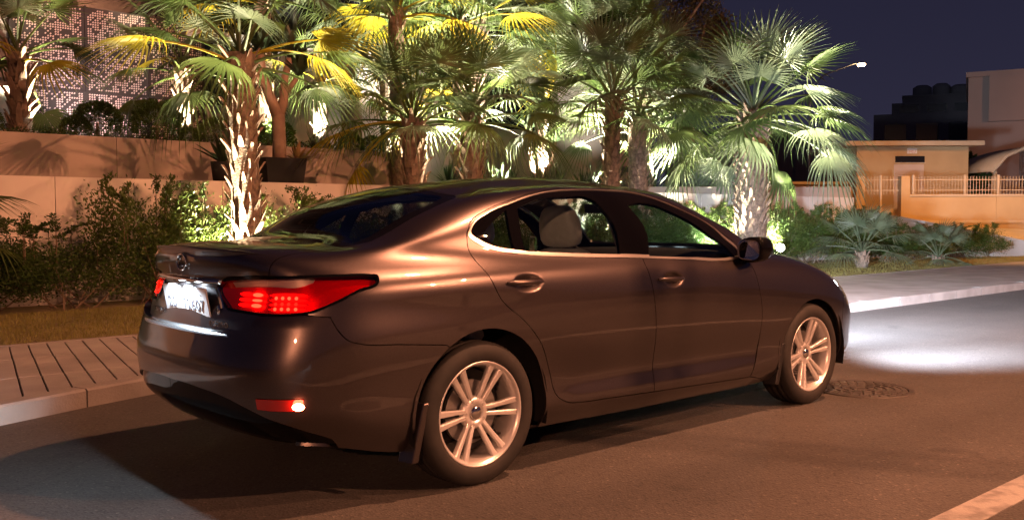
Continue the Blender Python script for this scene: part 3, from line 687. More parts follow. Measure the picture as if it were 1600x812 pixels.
# ---- underside and shell lining
MB().box(-.55,3.3,-.70,.70,.22,.25).build('underbody',BLKPLAST,car)
b=MB(); uu=np.linspace(0,S.u1,70); vv=np.linspace(CR_V(.6),CR_V(6.6),14); gu_,gv_=np.meshgrid(uu,vv,indexing='ij')
P=S.ev(gu_.ravel(),gv_.ravel())-0; nn_=S.nrm(gu_.ravel(),gv_.ravel()); s0=np.sign(np.sum(nn_*(P-np.array([1.2,0,.5])),1))[:,None]; P=P-nn_*s0*.045
for sg in(-1,1):
    base=len(b.v); b.v+=[(p[0],sg*p[1],p[2]) for p in P]
    for i in range(69):
        x=P[i*14,0]
        for j in range(13):
            c=P[[i*14+j,i*14+j+1,(i+1)*14+j]].mean(0)
            if (min(abs(c[0]-.02),abs(c[0]-2.84))<.43 and c[2]<.75): continue
            b.f.append((base+i*14+j,base+i*14+j+1,base+(i+1)*14+j+1,base+(i+1)*14+j))
b.build('inner_shell',DARKIN,car,True)
# ---- cabin
def loft(name,secs,m,parent,n=16,sub=1,sq=.55,mirror=1):
    """secs: (centre, half-width y, half-depth x, tilt) stacked super-ellipses"""
    b=MB()
    for (c,hy,hx,tl_) in secs:
        for a in np.linspace(0,2*math.pi,n+1)[:-1]:
            ca,sa=math.cos(a),math.sin(a); f=lambda q:math.copysign(abs(q)**sq,q)
            x=hx*f(sa); b.v.append((c[0]+x*math.cos(tl_),c[1]+hy*f(ca),c[2]+x*math.sin(tl_)))
    for i in range(len(secs)-1):
        for j in range(n): b.f.append((i*n+j,i*n+(j+1)%n,(i+1)*n+(j+1)%n,(i+1)*n+j))
    b.f.append(tuple(range(n))[::-1]); b.f.append(tuple(range((len(secs)-1)*n,len(secs)*n)))
    return b.build(name,m,parent,True,subsurf=sub)
for yy in(-.38,.38):
    s_=empty('front_seat',(0,0,0),0,car)
    loft('cushion',[((1.42,yy,.42),.24,.25,0),((1.42,yy,.50),.27,.28,0),((1.42,yy,.56),.25,.26,.05)],LEATHER,s_)
    loft('backrest',[((1.22,yy,.50),.24,.07,.2),((1.16,yy,.68),.265,.085,.2),((1.09,yy,.88),.26,.08,.2),((1.03,yy,1.02),.22,.065,.2),((1.015,yy,1.06),.16,.045,.2)],LEATHER,s_)
    loft('headrest',[((1.02,yy,1.06),.12,.04,.15),((1.015,yy,1.10),.155,.055,.15),((1.0,yy,1.20),.148,.06,.15),((.985,yy,1.275),.115,.05,.15),((.98,yy,1.30),.07,.03,.15)],LEATHER,s_)
rs=empty('rear_seat',(0,0,0),0,car)
loft('cushion',[((.55,0,.40),.66,.22,0),((.55,0,.50),.68,.26,0),((.55,0,.55),.66,.24,.05)],LEATHER,rs,n=24)
loft('backrest',[((.26,0,.50),.64,.08,.3),((.17,0,.75),.66,.09,.3),((.07,0,.98),.63,.07,.3),((.05,0,1.02),.58,.05,.3)],LEATHER,rs,n=24)
for yy in(-.40,.40): loft('headrest',[((.04,yy,1.02),.11,.04,.2),((.02,yy,1.08),.13,.05,.2),((.0,yy,1.14),.11,.04,.2)],LEATHER,rs)
MB().add([(-.55,-.60,1.03),(-.55,.60,1.03),(.05,.64,1.0),(.05,-.64,1.0)],[(0,1,2,3)]).build('parcel_shelf',DARKIN,car)
MB().box(.0,2.2,-.72,.72,.25,.28).build('cabin_floor',DARKIN,car)
loft('dashboard',[((2.12,0,.60),.74,.16,0),((2.08,0,.80),.75,.22,0),((2.10,0,.96),.74,.24,0),((2.17,0,1.035),.70,.19,0)],DARKIN,car,n=24)
b=MB(); b.tube([(1.78+.05*math.sin(t),.38+.185*math.cos(t),.86+.18*math.sin(t)) for t in np.linspace(0,2*math.pi,33)],.016,8,False); b.tube([(2.0,.38,.82),(1.79,.38,.86)],.03,8); b.tube([(1.79,.2,.86),(1.79,.56,.86)],.018,6)
b.build('steering_wheel',DARKIN,car,True)
MB().box(1.86,1.865,-.12,.12,.86,.95).build('screen',emis('dash screen',(.10,.18,.75),1.6),car)
# headliner and inner door cards
b=MB()
gx=np.linspace(.12,1.6,16); gy=np.linspace(-.50,.50,11)
for x in gx:
    for y in gy: b.v.append((x,y,float(roofz(min(x/1.06,1.7),y))-.035))
for i in range(15):
    for j in range(10): b.f.append((i*11+j,i*11+j+1,(i+1)*11+j+1,(i+1)*11+j))
b.build('headliner',mat('headliner cloth',(.32,.30,.28),.9),car,True)
for sg in(-1,1):
    MB().add([(.56,sg*.80,.35),(2.1,sg*.80,.35),(2.1,sg*.78,.965),(1.1,sg*.79,.985),(.25,sg*.77,1.01),(.25,sg*.79,.80),(.46,sg*.80,.66)],[(0,1,2,3,4,5,6)]).build('door_card',LEATHER,car)
    MB().add([(1.05,sg*.80,1.0),(1.20,sg*.80,1.0),(1.19,sg*.59,1.34),(1.10,sg*.59,1.34)],[(0,1,2,3)]).build('pillar_trim',mat('pillar trim',(.25,.24,.23),.8),car)
MB().add([(1.72,-.12,1.26),(1.72,.12,1.26),(1.715,.12,1.32),(1.715,-.12,1.32)],[(0,1,2,3)]).build('rear_view_mirror',DARKIN,car)
# ---- wheels
def tyre_mesh():
    n=176; prof=[(.235,-.088),(.247,-.102),(.262,-.1085),(.285,-.110),(.305,-.106),(.322,-.094),(.3315,-.080)]
    tread=[(.3335,-.066),(.3335,-.050),(.326,-.048),(.326,-.040),(.334,-.038),(.334,-.012),(.326,-.010)]
    half=prof+tread; full=half+[(r,-h) for r,h in half[::-1]]
    v=[];f=[]
    for i in range(n):
        a=2*math.pi*i/n
        for j,(r,h) in enumerate(full):
            rr=r
            if j in(6,7,8) or len(full)-1-j in(6,7,8):
                if i%2==0: rr=r-.0035
            v.append((rr*math.cos(a),h,rr*math.sin(a)))
    m_=len(full)
    for i in range(n):
        for j in range(m_-1): f.append((i*m_+j,((i+1)%n)*m_+j,((i+1)%n)*m_+j+1,i*m_+j+1))
    return me_from('tyre',v,f,RUBBER,True)
def spoke_mesh():
    # one bar of a twin spoke, along +x, outer face towards -y
    v=[];f=[]; st=[(.048,.015,.0112,-.056),(.075,.0165,.0100,-.064),(.11,.0198,.0110,-.069),(.15,.0242,.0124,-.075),(.19,.0288,.0142,-.082),(.220,.0325,.0162,-.088)]
    for r,cz,w,y in st:
        v+=[(r,y+.026,cz-w*.9),(r,y+.004,cz-w),(r,y,cz-w*.55),(r,y+.005,cz),(r,y,cz+w*.55),(r,y+.004,cz+w),(r,y+.026,cz+w*.9)]
    for i in range(len(st)-1):
        for j in range(6): f.append((i*7+j,i*7+j+1,(i+1)*7+j+1,(i+1)*7+j))
    return me_from('spoke',v,f,ALLOY,True)
TY=tyre_mesh(); SPK=spoke_mesh()
rimb=MB(); rimb.lathe([(.2375,-.094),(.2365,-.101),(.2295,-.099),(.2215,-.088),(.2145,-.075),(.205,-.03),(.205,.06),(.225,.09)],64,'y'); RIM=me_from('rim',rimb.v,rimb.f,ALLOY,True)
hb=MB(); hb.lathe([(.078,-.030),(.077,-.050),(.066,-.058),(.036,-.058),(.034,-.052)],30,'y'); HUB=me_from('hub',hb.v,hb.f,ALLOY,True)
cb=MB(); cb.lathe([(.034,-.052),(.032,-.064),(.024,-.068),(.0,-.069)],24,'y'); CAP=me_from('centre_cap',cb.v,cb.f,CHROME,True)
lb=MB(); lb.lathe([(.0125,-.05),(.0125,-.062),(.008,-.064),(0,-.064)],8,'y'); LUG=me_from('wheel_nut',lb.v,lb.f,BLKPLAST,True)
db=MB(); db.lathe([(.07,-.02),(.15,-.02),(.15,.0),(.07,0)],40,'y'); DISC=me_from('brake_disc',db.v,db.f,mat('disc steel',(.3,.29,.28),.4,.9),False)
bb=MB(); bb.lathe([(0,.02),(.2,.02),(.2,.03)],24,'y'); BACK=me_from('wheel_back',bb.v,bb.f,BLKPLAST,False)
for wx in(0,2.819):
    for sg in(-1,1):
        w=empty('wheel',(wx,sg*.792,.328),0 if sg<0 else math.pi,car)
        inst('tyre',TY,w); inst('rim',RIM,w,scale=(1.03,1,1.03)); inst('hub',HUB,w); inst('centre_cap',CAP,w); inst('brake_disc',DISC,w); inst('wheel_back',BACK,w)
        ph=R(2 if wx==0 else 12)
        for k in range(6):
            for mz in(1,-1):
                o=inst('spoke',SPK,w,rot=(0,-(ph+k*math.pi/3),0),scale=(1.03,1,mz*.96))
        for k in range(5):
            a=ph+R(36)+k*2*math.pi/5; inst('wheel_nut',LUG,w,loc=(.055*math.cos(a),.006,.055*math.sin(a)))
# the car's own head lamps light the road ahead
for sg,pw_ in((-1,9000),(1,17000)):
    spot('head_lamp_beam',(3.68,sg*.62,.72),(10.5,sg*1.2+1.3,.30),pw_,(.74,.83,1.0),70,1.0,.25,car)
# number-plate lamps
for y in(-.11,.07): spot('plate_lamp_beam',(px_-.030,y,.930),(px_-.002,y,.82),20,(.72,.86,1),165,.5,.01,car)
# ================================================================== the setting
ASPH=noisy('asphalt',(.066,.062,.058),(.092,.086,.080),scale=1.1,rough=.82,detail=8,lo=.3,hi=.7)
def asphalt_detail(m):
    b=bsdf(m); tc=nd(m,'ShaderNodeTexCoord')
    base=b.inputs['Base Color'].links[0].from_socket
    n=nd(m,'ShaderNodeTexVoronoi'); n.inputs['Scale'].default_value=95; lk(m,tc.outputs['Object'],n.inputs['Vector'])
    sp=ramp(m,n.outputs['Color'],[(0,(.45,.45,.45)),(.35,(.95,.95,.95)),(.85,(1.12,1.10,1.08)),(1,(2.3,2.2,2.05))])
    mx=nd(m,'ShaderNodeMix',data_type='RGBA',blend_type='MULTIPLY'); mx.inputs[0].default_value=1
    lk(m,base,mx.inputs[6]); lk(m,sp,mx.inputs[7])
    # tyre-worn lanes and small stains
    n2=nd(m,'ShaderNodeTexNoise'); n2.inputs['Scale'].default_value=.55; n2.inputs['Detail'].default_value=9
    mp=nd(m,'ShaderNodeMapping'); mp.inputs['Scale'].default_value=(.25,1.6,1); lk(m,tc.outputs['Object'],mp.inputs[0]); lk(m,mp.outputs[0],n2.inputs['Vector'])
    st=ramp(m,n2.outputs['Fac'],[(.34,(.72,.72,.72)),(.62,(1.08,1.08,1.08))])
    mx2=nd(m,'ShaderNodeMix',data_type='RGBA',blend_type='MULTIPLY'); mx2.inputs[0].default_value=1
    lk(m,mx.outputs[2],mx2.inputs[6]); lk(m,st,mx2.inputs[7]); lk(m,mx2.outputs[2],b.inputs['Base Color'])
    vr=nd(m,'ShaderNodeTexVoronoi',feature='DISTANCE_TO_EDGE'); vr.inputs['Scale'].default_value=.42
    wob=nd(m,'ShaderNodeTexNoise'); wob.inputs['Scale'].default_value=2.5; wob.inputs['Detail'].default_value=6; lk(m,tc.outputs['Object'],wob.inputs['Vector'])
    av=nd(m,'ShaderNodeMix',data_type='VECTOR'); av.inputs[0].default_value=.16; lk(m,tc.outputs['Object'],av.inputs[4]); lk(m,wob.outputs['Color'],av.inputs[5]); lk(m,av.outputs[1],vr.inputs['Vector'])
    ck=ramp(m,vr.outputs['Distance'],[(0,(.6,.6,.6)),(.006,(1,1,1))])
    gate=nd(m,'ShaderNodeTexNoise'); gate.inputs['Scale'].default_value=.6; lk(m,tc.outputs['Object'],gate.inputs['Vector'])
    gm=ramp(m,gate.outputs['Fac'],[(.56,(0,0,0)),(.70,(.8,.8,.8))])
    mx3=nd(m,'ShaderNodeMix',data_type='RGBA',blend_type='MULTIPLY'); lk(m,gm,mx3.inputs[0]); lk(m,mx2.outputs[2],mx3.inputs[6]); lk(m,ck,mx3.inputs[7])
    oil=nd(m,'ShaderNodeTexNoise'); oil.inputs['Scale'].default_value=1.7; oil.inputs['Detail'].default_value=3; lk(m,tc.outputs['Object'],oil.inputs['Vector'])
    om=ramp(m,oil.outputs['Fac'],[(.66,(1,1,1)),(.74,(.62,.62,.62))])
    mx4=nd(m,'ShaderNodeMix',data_type='RGBA',blend_type='MULTIPLY'); mx4.inputs[0].default_value=1; lk(m,mx3.outputs[2],mx4.inputs[6]); lk(m,om,mx4.inputs[7]); lk(m,mx4.outputs[2],b.inputs['Base Color'])
    bp=nd(m,'ShaderNodeBump'); bp.inputs['Strength'].default_value=.55; bp.inputs['Distance'].default_value=.004
    lk(m,n.outputs['Distance'],bp.inputs['Height']); lk(m,bp.outputs[0],b.inputs['Normal'])
asphalt_detail(ASPH)
KERB=noisy('kerb concrete',(.24,.225,.21),(.33,.31,.29),scale=3,rough=.9,bump=.3,bscale=60)
SLAB=noisy('paving concrete',(.26,.245,.23),(.35,.33,.31),scale=2.2,rough=.9,bump=.25,bscale=80)
JOINT=mat('joint sand',(.035,.032,.028),.95)
SOIL=noisy('dry lawn soil',(.15,.12,.055),(.21,.175,.08),scale=3,rough=.95,bump=.5,bscale=40)
LAND=noisy('far ground',(.10,.085,.065),(.15,.13,.10),scale=.4,rough=.95)
STUCCO=noisy('pale stucco',(.56,.52,.47),(.65,.60,.54),scale=1.4,rough=.92,bump=.12,bscale=120)
BROWNW=noisy('brown stucco',(.36,.30,.255),(.42,.35,.30),scale=1.2,rough=.92,bump=.12,bscale=120)
GREYW=noisy('grey stucco',(.30,.27,.275),(.37,.335,.335),scale=.9,rough=.9,bump=.1,bscale=90)
WHITEW=noisy('white stucco',(.62,.60,.57),(.70,.68,.64),scale=1.5,rough=.9)
DARKW=mat('dark glazing',(.012,.012,.015),.25)

def sheet(name,poly,z,m,kind='structure'):
    o=mk(name,[(x,y,z) for x,y in poly],[tuple(range(len(poly)))],m); tag(o,kind=kind); return o
tag(sheet('ground',[(-900,-900),(1400,-900),(1400,1200),(-900,1200)],-.03,LAND),kind='structure')
# kerb line (front edge), bending away from the road beside the parking place
kp=np.array([(-14,-2.6),(-6,.25),(-3,1.38),(-1.36,1.98),(-.24,2.42),(.8,2.62),(2.2,2.60),(4,2.36),(6.2,2.06),(8.6,1.97),(14,1.96),(30,1.96),(70,1.96)])
def kerb_y(x): return float(pchip1(kp[1:-1,0],kp[1:-1,1],[x])[0]) if -6<=x<=30 else float(np.interp(x,kp[:,0],kp[:,1]))
xs=list(np.arange(-14,30.01,.5))+[40,70]
road=[(x,kerb_y(x)+.05) for x in xs]
sheet('road',[(-14,-60),(70,-60)]+road[::-1],0.0,ASPH)
# kerb stones
def arc_points(step,x0,x1):
    P=[];x=x0; 
    fine=np.arange(x0,x1,.02); Y=np.array([kerb_y(a) for a in fine]); s=np.concatenate([[0],np.cumsum(np.hypot(np.diff(fine),np.diff(Y)))])
    ss_=np.arange(0,s[-1],step); return np.stack([np.interp(ss_,s,fine),np.interp(ss_,s,Y)],1)
kpts=arc_points(.9,-5,27)
kerb=empty('kerb',(0,0,0)); tag(kerb,kind='structure')
for a,b in zip(kpts[:-1],kpts[1:]):
    d=b-a; l=np.linalg.norm(d); d/=l; n=np.array([-d[1],d[0]]); g=.006; j=random.uniform(-.003,.003)
    q=[a+d*g,b-d*g,b-d*g+n*.14,a+d*g+n*.14]; zt=.122+j; c=.014
    v=[(p[0],p[1],-.02) for p in q]+[(q[0][0],q[0][1],zt-c),(q[1][0],q[1][1],zt-c),(q[2][0],q[2][1],zt),(q[3][0],q[3][1],zt)]+[tuple(q[0]+n*c)+(zt,),tuple(q[1]+n*c)+(zt,)]
    mk('kerb_stone',v,[(0,1,5,4),(4,5,9,8),(8,9,6,7),(1,2,6,9,5),(3,0,4,8,7),(2,3,7,6)],KERB,kerb)
mk('kerb_bed',[(x,kerb_y(x)+.004,z) for z in(-.02,.10) for x in xs]+[(x,kerb_y(x)+.16,.10) for x in xs],
   [(i,i+1,len(xs)+i+1,len(xs)+i) for i in range(len(xs)-1)]+[(len(xs)+i,len(xs)+i+1,2*len(xs)+i+1,2*len(xs)+i) for i in range(len(xs)-1)],JOINT,kerb)
# pavement: joint bed below, slabs above
PB=4.90
pav=mk('pavement',[(x,kerb_y(x)+.142,.104) for x in xs]+[(x,PB,.104) for x in xs],[(i,i+1,len(xs)+i+1,len(xs)+i) for i in range(len(xs)-1)],JOINT); tag(pav,kind='structure')
sl=.20   # slant of the joints
w=.152
for k in range(-14,40):
    x0=k*w-.02
    rows=[2.0,3.02,4.0,PB-.004]
    for r0,r1 in zip(rows[:-1],rows[1:]):
        def px(y,xx): return xx+sl*(y-3.4)
        q=[]
        for (xx,yy) in((x0,r0),(x0+w,r0),(x0+w,r1),(x0,r1)):
            X=px(yy,xx)
            if yy<2.5:
                for _ in range(4): yy=kerb_y(X)+.146; X=px(yy,xx)
            q.append((X,yy))
        if q[2][1]-q[1][1]<.05: continue
        g=.0055; zt=.1195+random.uniform(-.0015,.0015); ch=.003
        v=[(q[0][0]+g,q[0][1]+g,.10),(q[1][0]-g,q[1][1]+g,.10),(q[2][0]-g,q[2][1]-g,.10),(q[3][0]+g,q[3][1]-g,.10)]
        t=[(a,b,zt-ch) for a,b,_ in v]+[(v[0][0]+ch,v[0][1]+ch,zt),(v[1][0]-ch,v[1][1]+ch,zt),(v[2][0]-ch,v[2][1]-ch,zt),(v[3][0]+ch,v[3][1]-ch,zt)]
        v+=t; mk('paving_slab',v,[(0,1,5,4),(1,2,6,5),(2,3,7,6),(3,0,4,7),(4,5,9,8),(5,6,10,9),(6,7,11,10),(7,4,8,11),(8,9,10,11)],SLAB,pav)
x_r=40*w
def flag_strip(name,xa,xb):
    X=[x for x in np.arange(xa,xb+.01,.5)]
    mk(name,[(x,kerb_y(x)+.146,.119) for x in X]+[(x,PB-.004,.119) for x in X],[(i,i+1,len(X)+i+1,len(X)+i) for i in range(len(X)-1)],SLAB,pav)
flag_strip('paving_strip',x_r+.45,70)
# edging, lawn
mk('edging',*(lambda b:(b.v,b.f))(MB().box(-8,70,PB,PB+.06,.0,.124)),KERB,pav)
lawn=sheet('lawn',[(-10,PB+.06),(70,PB+.06),(70,9.0),(-10,9.0)],.118,SOIL)
gv=[];gf=[]
def blades(n,x0,x1,y0,y1):
    for _ in range(n):
        x=rng.uniform(x0,x1);y=rng.uniform(y0,y1);h=rng.uniform(.018,.05);a=rng.uniform(0,6.28);l=rng.uniform(.0,.04);w_=.0035
        b=len(gv); ca,sa=math.cos(a)*w_,math.sin(a)*w_
        gv.extend([(x-ca,y-sa,.117),(x+ca,y+sa,.117),(x-sa*l/w_,y+ca*l/w_,.117+h)]); gf.append((b,b+1,b+2))
blades(26000,-1.6,3.2,PB+.07,7.9); blades(26000,11,26,PB+.07,8.0); blades(5000,3.2,11,PB+.07,7.9)
gr=mk('lawn_grass',gv,gf,leaf_mat('dry grass',(.19,.175,.05),(.25,.23,.07),.3,scale=1.0)); tag(gr,'thin dry grass growing on the strip between pavement and hedge','grass',kind='stuff')
# road paint and manhole
PAINTW=noisy('worn road paint',(.22,.21,.20),(.38,.365,.345),scale=9,rough=.85,bump=.3,bscale=90,lo=.38,hi=.55)
lm=mk('lane_marking',*(lambda b:(b.v,b.f))(MB().box(-12,60,-2.645,-2.495,.001,.005)),PAINTW); tag(lm,kind='structure')
IRON=noisy('cast iron',(.060,.055,.05),(.085,.078,.072),scale=12,rough=.6,metal=.3)
mh=empty('manhole_cover',(3.55,-.86,.001)); tag(mh,'round cast iron manhole cover with ringed lugs set in the asphalt','manhole cover')
MB().lathe([(.0,.004),(.30,.004),(.302,0)],48).build('cover',IRON,mh)
MB().lathe([(.31,0),(.312,.008),(.345,.008),(.350,0)],48).build('frame',IRON,mh)
lb_=MB(); lb_.cham(-.018,.018,-.028,.028,.003,.0095,.003); LUGM=me_from('lug',lb_.v,lb_.f,IRON)
for r_,n_ in((.06,6),(.12,11),(.18,17),(.24,23),(.285,28)):
    for k in range(n_):
        a=2*math.pi*k/n_+r_*9; inst('lug',LUGM,mh,(r_*math.cos(a),r_*math.sin(a),0),(0,0,a))

# ------------------------------------------------------------------ garden walls
def wall(name,x0,x1,y0,y1,z0,z1,m,label,panel=2.4,cap=.0,group=None):
    w=empty(name,(x0,y0,z0)); tag(w,label,'wall',group)
    n=max(1,round((x1-x0)/panel)); L=(x1-x0)/n
    for i in range(n):
        o=MB().box(i*L+.003,(i+1)*L-.003,0,y1-y0,0,z1-z0).build('panel',m,w,bevel=.004)
    return w
wall('retaining_wall',-6,21.6,9.0,9.25,0,1.80,STUCCO,'pale stucco retaining wall standing behind the roadside hedge',2.3)
t=sheet('terrace',[(-6,9.24),(21.6,9.24),(21.6,13.0),(-6,13.0)],1.79,SOIL)
wall('planter_wall',-6,7.55,10.3,10.55,1.795,2.47,BROWNW,'brown stucco wall of the raised upper bed with rounded shrubs on top',2.9)
sheet('upper_bed',[(-6,10.54),(7.55,10.54),(7.55,12.95),(-6,12.95)],2.43,SOIL)
w=empty('parapet_wall',(12.4,9.1,1.802)); tag(w,'low brown parapet on top of the retaining wall beside the thick palm','wall')
MB().add([(0,0,0),(9.2,0,0),(9.2,.25,0),(0,.25,0),(0,0,.11),(9.2,0,.30),(9.2,.25,.30),(0,.25,.11)],[(0,3,2,1),(4,5,6,7),(0,1,5,4),(1,2,6,5),(2,3,7,6),(3,0,4,7)]).build('coping',BROWNW,w,bevel=.006)
# building behind the garden
DARKFR=mat('dark window frame',(.03,.027,.025),.5)
bd=empty('villa',(0,13,0)); tag(bd,'grey stucco building with dark window bands behind the garden','building')
for i in range(6): MB().box(-6+i*3.85,-6+(i+1)*3.85-.012,0,.4,1.78,3.42).build('wall_panel',GREYW,bd)
for i in range(11): MB().box(-6+i*2.1,-6+(i+1)*2.1-.05,.12,.4,4.6,9).build('window',DARKW,bd)
for i in range(12): MB().box(-6.04+i*2.1,-5.96+i*2.1,.02,.4,4.75,9).build('mullion',DARKFR,bd)
for x0,x1 in((4.35,6.2),(10.2,14.0)):
    MB().box(x0,x1,.25,.30,3.42,4.6).build('window',DARKW,bd)
for x0,x1 in((-6,4.35),(6.2,10.2),(14.0,17.1)): MB().box(x0,x1-.01,.0,.4,3.424,4.596).build('wall_panel',GREYW,bd)
MB().box(4.2,17.15,-.35,.1,4.603,4.75).build('ledge',GREYW,bd)
# pierced screen: pink lozenge plates on a dark ground
SCR=noisy('screen metal',(.50,.38,.37),(.58,.46,.44),scale=3,rough=.55); SCRB=mat('screen ground',(.028,.02,.022),.7)
sc=empty('pierced_screen',(1.35,12.86,2.45)); tag(sc,'pierced pink metal screen of four framed panels on the building','screen')
for ix,(xa,xb) in enumerate(((0,1.14),(1.17,2.22),(2.25,3.25))):
    for iz,(za,zb) in enumerate(((0,.98),(1.01,2.45))):
        pn=MB().box(xa,xb,.02,.06,za,zb).build('screen_panel',SCRB,sc)
        b=MB(); s_=.040; nx,nz=int((xb-xa-.02)/s_),int((zb-za-.02)/s_)
        for i in range(nx):
            for j in range(nz):
                # diagonal runs broken at random, like a woven dot pattern
                q=noise.noise((i*.62+j*.62,(i-j)*.20,ix*7+iz*3.1))*(1 if noise.noise((i*.23,j*.23,5+ix))>-.05 else 0)+.75*noise.noise(((i-j)*.62,(i+j)*.2,11+ix))+.12
                if q<.02: continue
                cx=xa+.015+(i+.5)*s_; cz=za+.015+(j+.5)*s_; h=s_*.53
                n0=len(b.v); b.v+=[(cx-h*.85,.012,cz-h*.35),(cx+h*.1,.010,cz-h*.8),(cx+h*.85,.012,cz+h*.35),(cx-h*.1,.010,cz+h*.8)]; b.f.append((n0,n0+1,n0+2,n0+3))
        o=b.build('lozenge_plates',SCR,pn); o['kind']='stuff'
for x in(-.02,1.155,2.235,3.26): MB().box(x-.016,x+.016,-.01,.05,0,2.47).build('frame_bar',SCRB,sc)
MB().box(-.02,3.26,-.008,.05,.98,1.01).build('frame_bar',SCRB,sc)
ww=MB().box(-3.2,1.32,11.95,12.1,2.42,3.32).build('white_wall',WHITEW,None,bevel=.01); tag(ww,'short white wall behind the shaggy palm of the upper bed','wall')

# ------------------------------------------------------------------ palms
LEAFG=[leaf_mat('palm leaf green',(.055,.095,.025),(.11,.15,.045),.42,scale=1.5),leaf_mat('palm leaf grey green',(.09,.12,.065),(.16,.19,.11),.4,scale=1.5),leaf_mat('palm leaf yellow',(.30,.24,.02),(.42,.36,.03),.5,scale=1.5),leaf_mat('palm leaf dry',(.26,.17,.06),(.34,.24,.09),.4,scale=2)]
TRUNK=noisy('palm trunk',(.085,.062,.046),(.20,.15,.11),scale=16,rough=.95,bump=1.0,bscale=38)
BOOT=noisy('palm leaf base',(.17,.115,.08),(.36,.28,.21),scale=6,rough=.9,bump=.4,bscale=50,coords='Object')
def frond_mesh(m,pet=.65,blade=.75,nseg=25,spread=118,droop=.3,tipdroop=.25,arch=.25,seed=0):
    r_=random.Random(seed); b=MB()
    # stalk
    P=[]; K=7
    for i in range(K+1):
        s=i/K; P.append((pet*s,0,-arch*pet*s*s))
    b.tube(P,[.022-.012*i/K for i in range(K+1)],5)
    hx,hz=P[-1][0],P[-1][2]; sl_=-2*arch
    d0=1/math.hypot(1,sl_); ux,uz=d0,sl_*d0        # stalk direction at the hand
    dth=R(2*spread)/nseg
    for i in range(nseg):
        th=R(-spread)+dth*(i+.5)+r_.uniform(-.02,.02); L=blade*(.72+.28*math.cos(th*.62))*r_.uniform(.93,1.04)
        ct,st=math.cos(th),math.sin(th); bend=r_.uniform(.7,1.4); base=len(b.v)
        tw=r_.uniform(-.25,.25)
        S_=[.03,.20,.36,.58,.80,1.0]
        for k,s in enumerate(S_):
            q=s*L; wd=min(q*math.tan(dth*.50),L*.36*math.tan(dth*.50)); 
            if s>.36: wd=L*.36*math.tan(dth*.50)*(1-(s-.36)/.64)**1.05
            f=max(0,(s-.34)/.66); dz=-droop*L*(q/L)**2*.55-tipdroop*L*f*f*bend
            rad=q*(1-.10*f*f*tipdroop*3)
            # fan curls back a little towards its sides
            dz-= .16*L*(abs(th)/2.1)**2*s
            cx_=rad*ct; cy_=rad*st
            x=hx+cx_*ux-dz*uz*0+dz*(-uz)*0; z=hz+cx_*uz+dz
            if k==len(S_)-1: b.v.append((x,cy_,z))
            else:
                nx_,ny_=-st,ct; fold=.34*wd
                b.v+= [(x+nx_*wd*ux,cy_+ny_*wd,z+nx_*wd*uz+fold+tw*wd*f),(x,cy_,z-fold),(x-nx_*wd*ux,cy_-ny_*wd,z-nx_*wd*uz+fold-tw*wd*f)]
        for k in range(len(S_)-2):
            a=base+k*3
            b.f+= [(a,a+1,a+4,a+3),(a+1,a+2,a+5,a+4)]
        a=base+(len(S_)-2)*3; b.f+= [(a,a+1,a+3),(a+1,a+2,a+3)]
    return me_from('frond',b.v,b.f,m)
FR={}
for mi,m in enumerate(LEAFG):
    FR[mi]=[frond_mesh(m,pet=.85,blade=.70,droop=.10,tipdroop=.10,arch=.10,seed=10+mi),frond_mesh(m,pet=.92,blade=.72,droop=.25,tipdroop=.28,arch=.28,seed=20+mi),frond_mesh(m,pet=.90,blade=.70,droop=.42,tipdroop=.55,arch=.42,seed=30+mi),frond_mesh(m,pet=.70,blade=.70,nseg=21,spread=104,droop=.5,tipdroop=.75,arch=.6,seed=40+mi)]
bb_=MB().add([(-.045,0,0),(.045,0,0),(.036,-.035,.09),(-.036,-.035,.09),(.016,-.085,.19),(-.016,-.085,.19),(-.03,.02,.02),(.03,.02,.02),(.010,-.055,.185),(-.010,-.055,.185)],
    [(0,1,2,3),(3,2,4,5),(1,7,8,4,2),(6,0,3,5,9),(5,4,8,9),(7,6,9,8)]); BOOTM=me_from('leaf_base',bb_.v,bb_.f,BOOT)
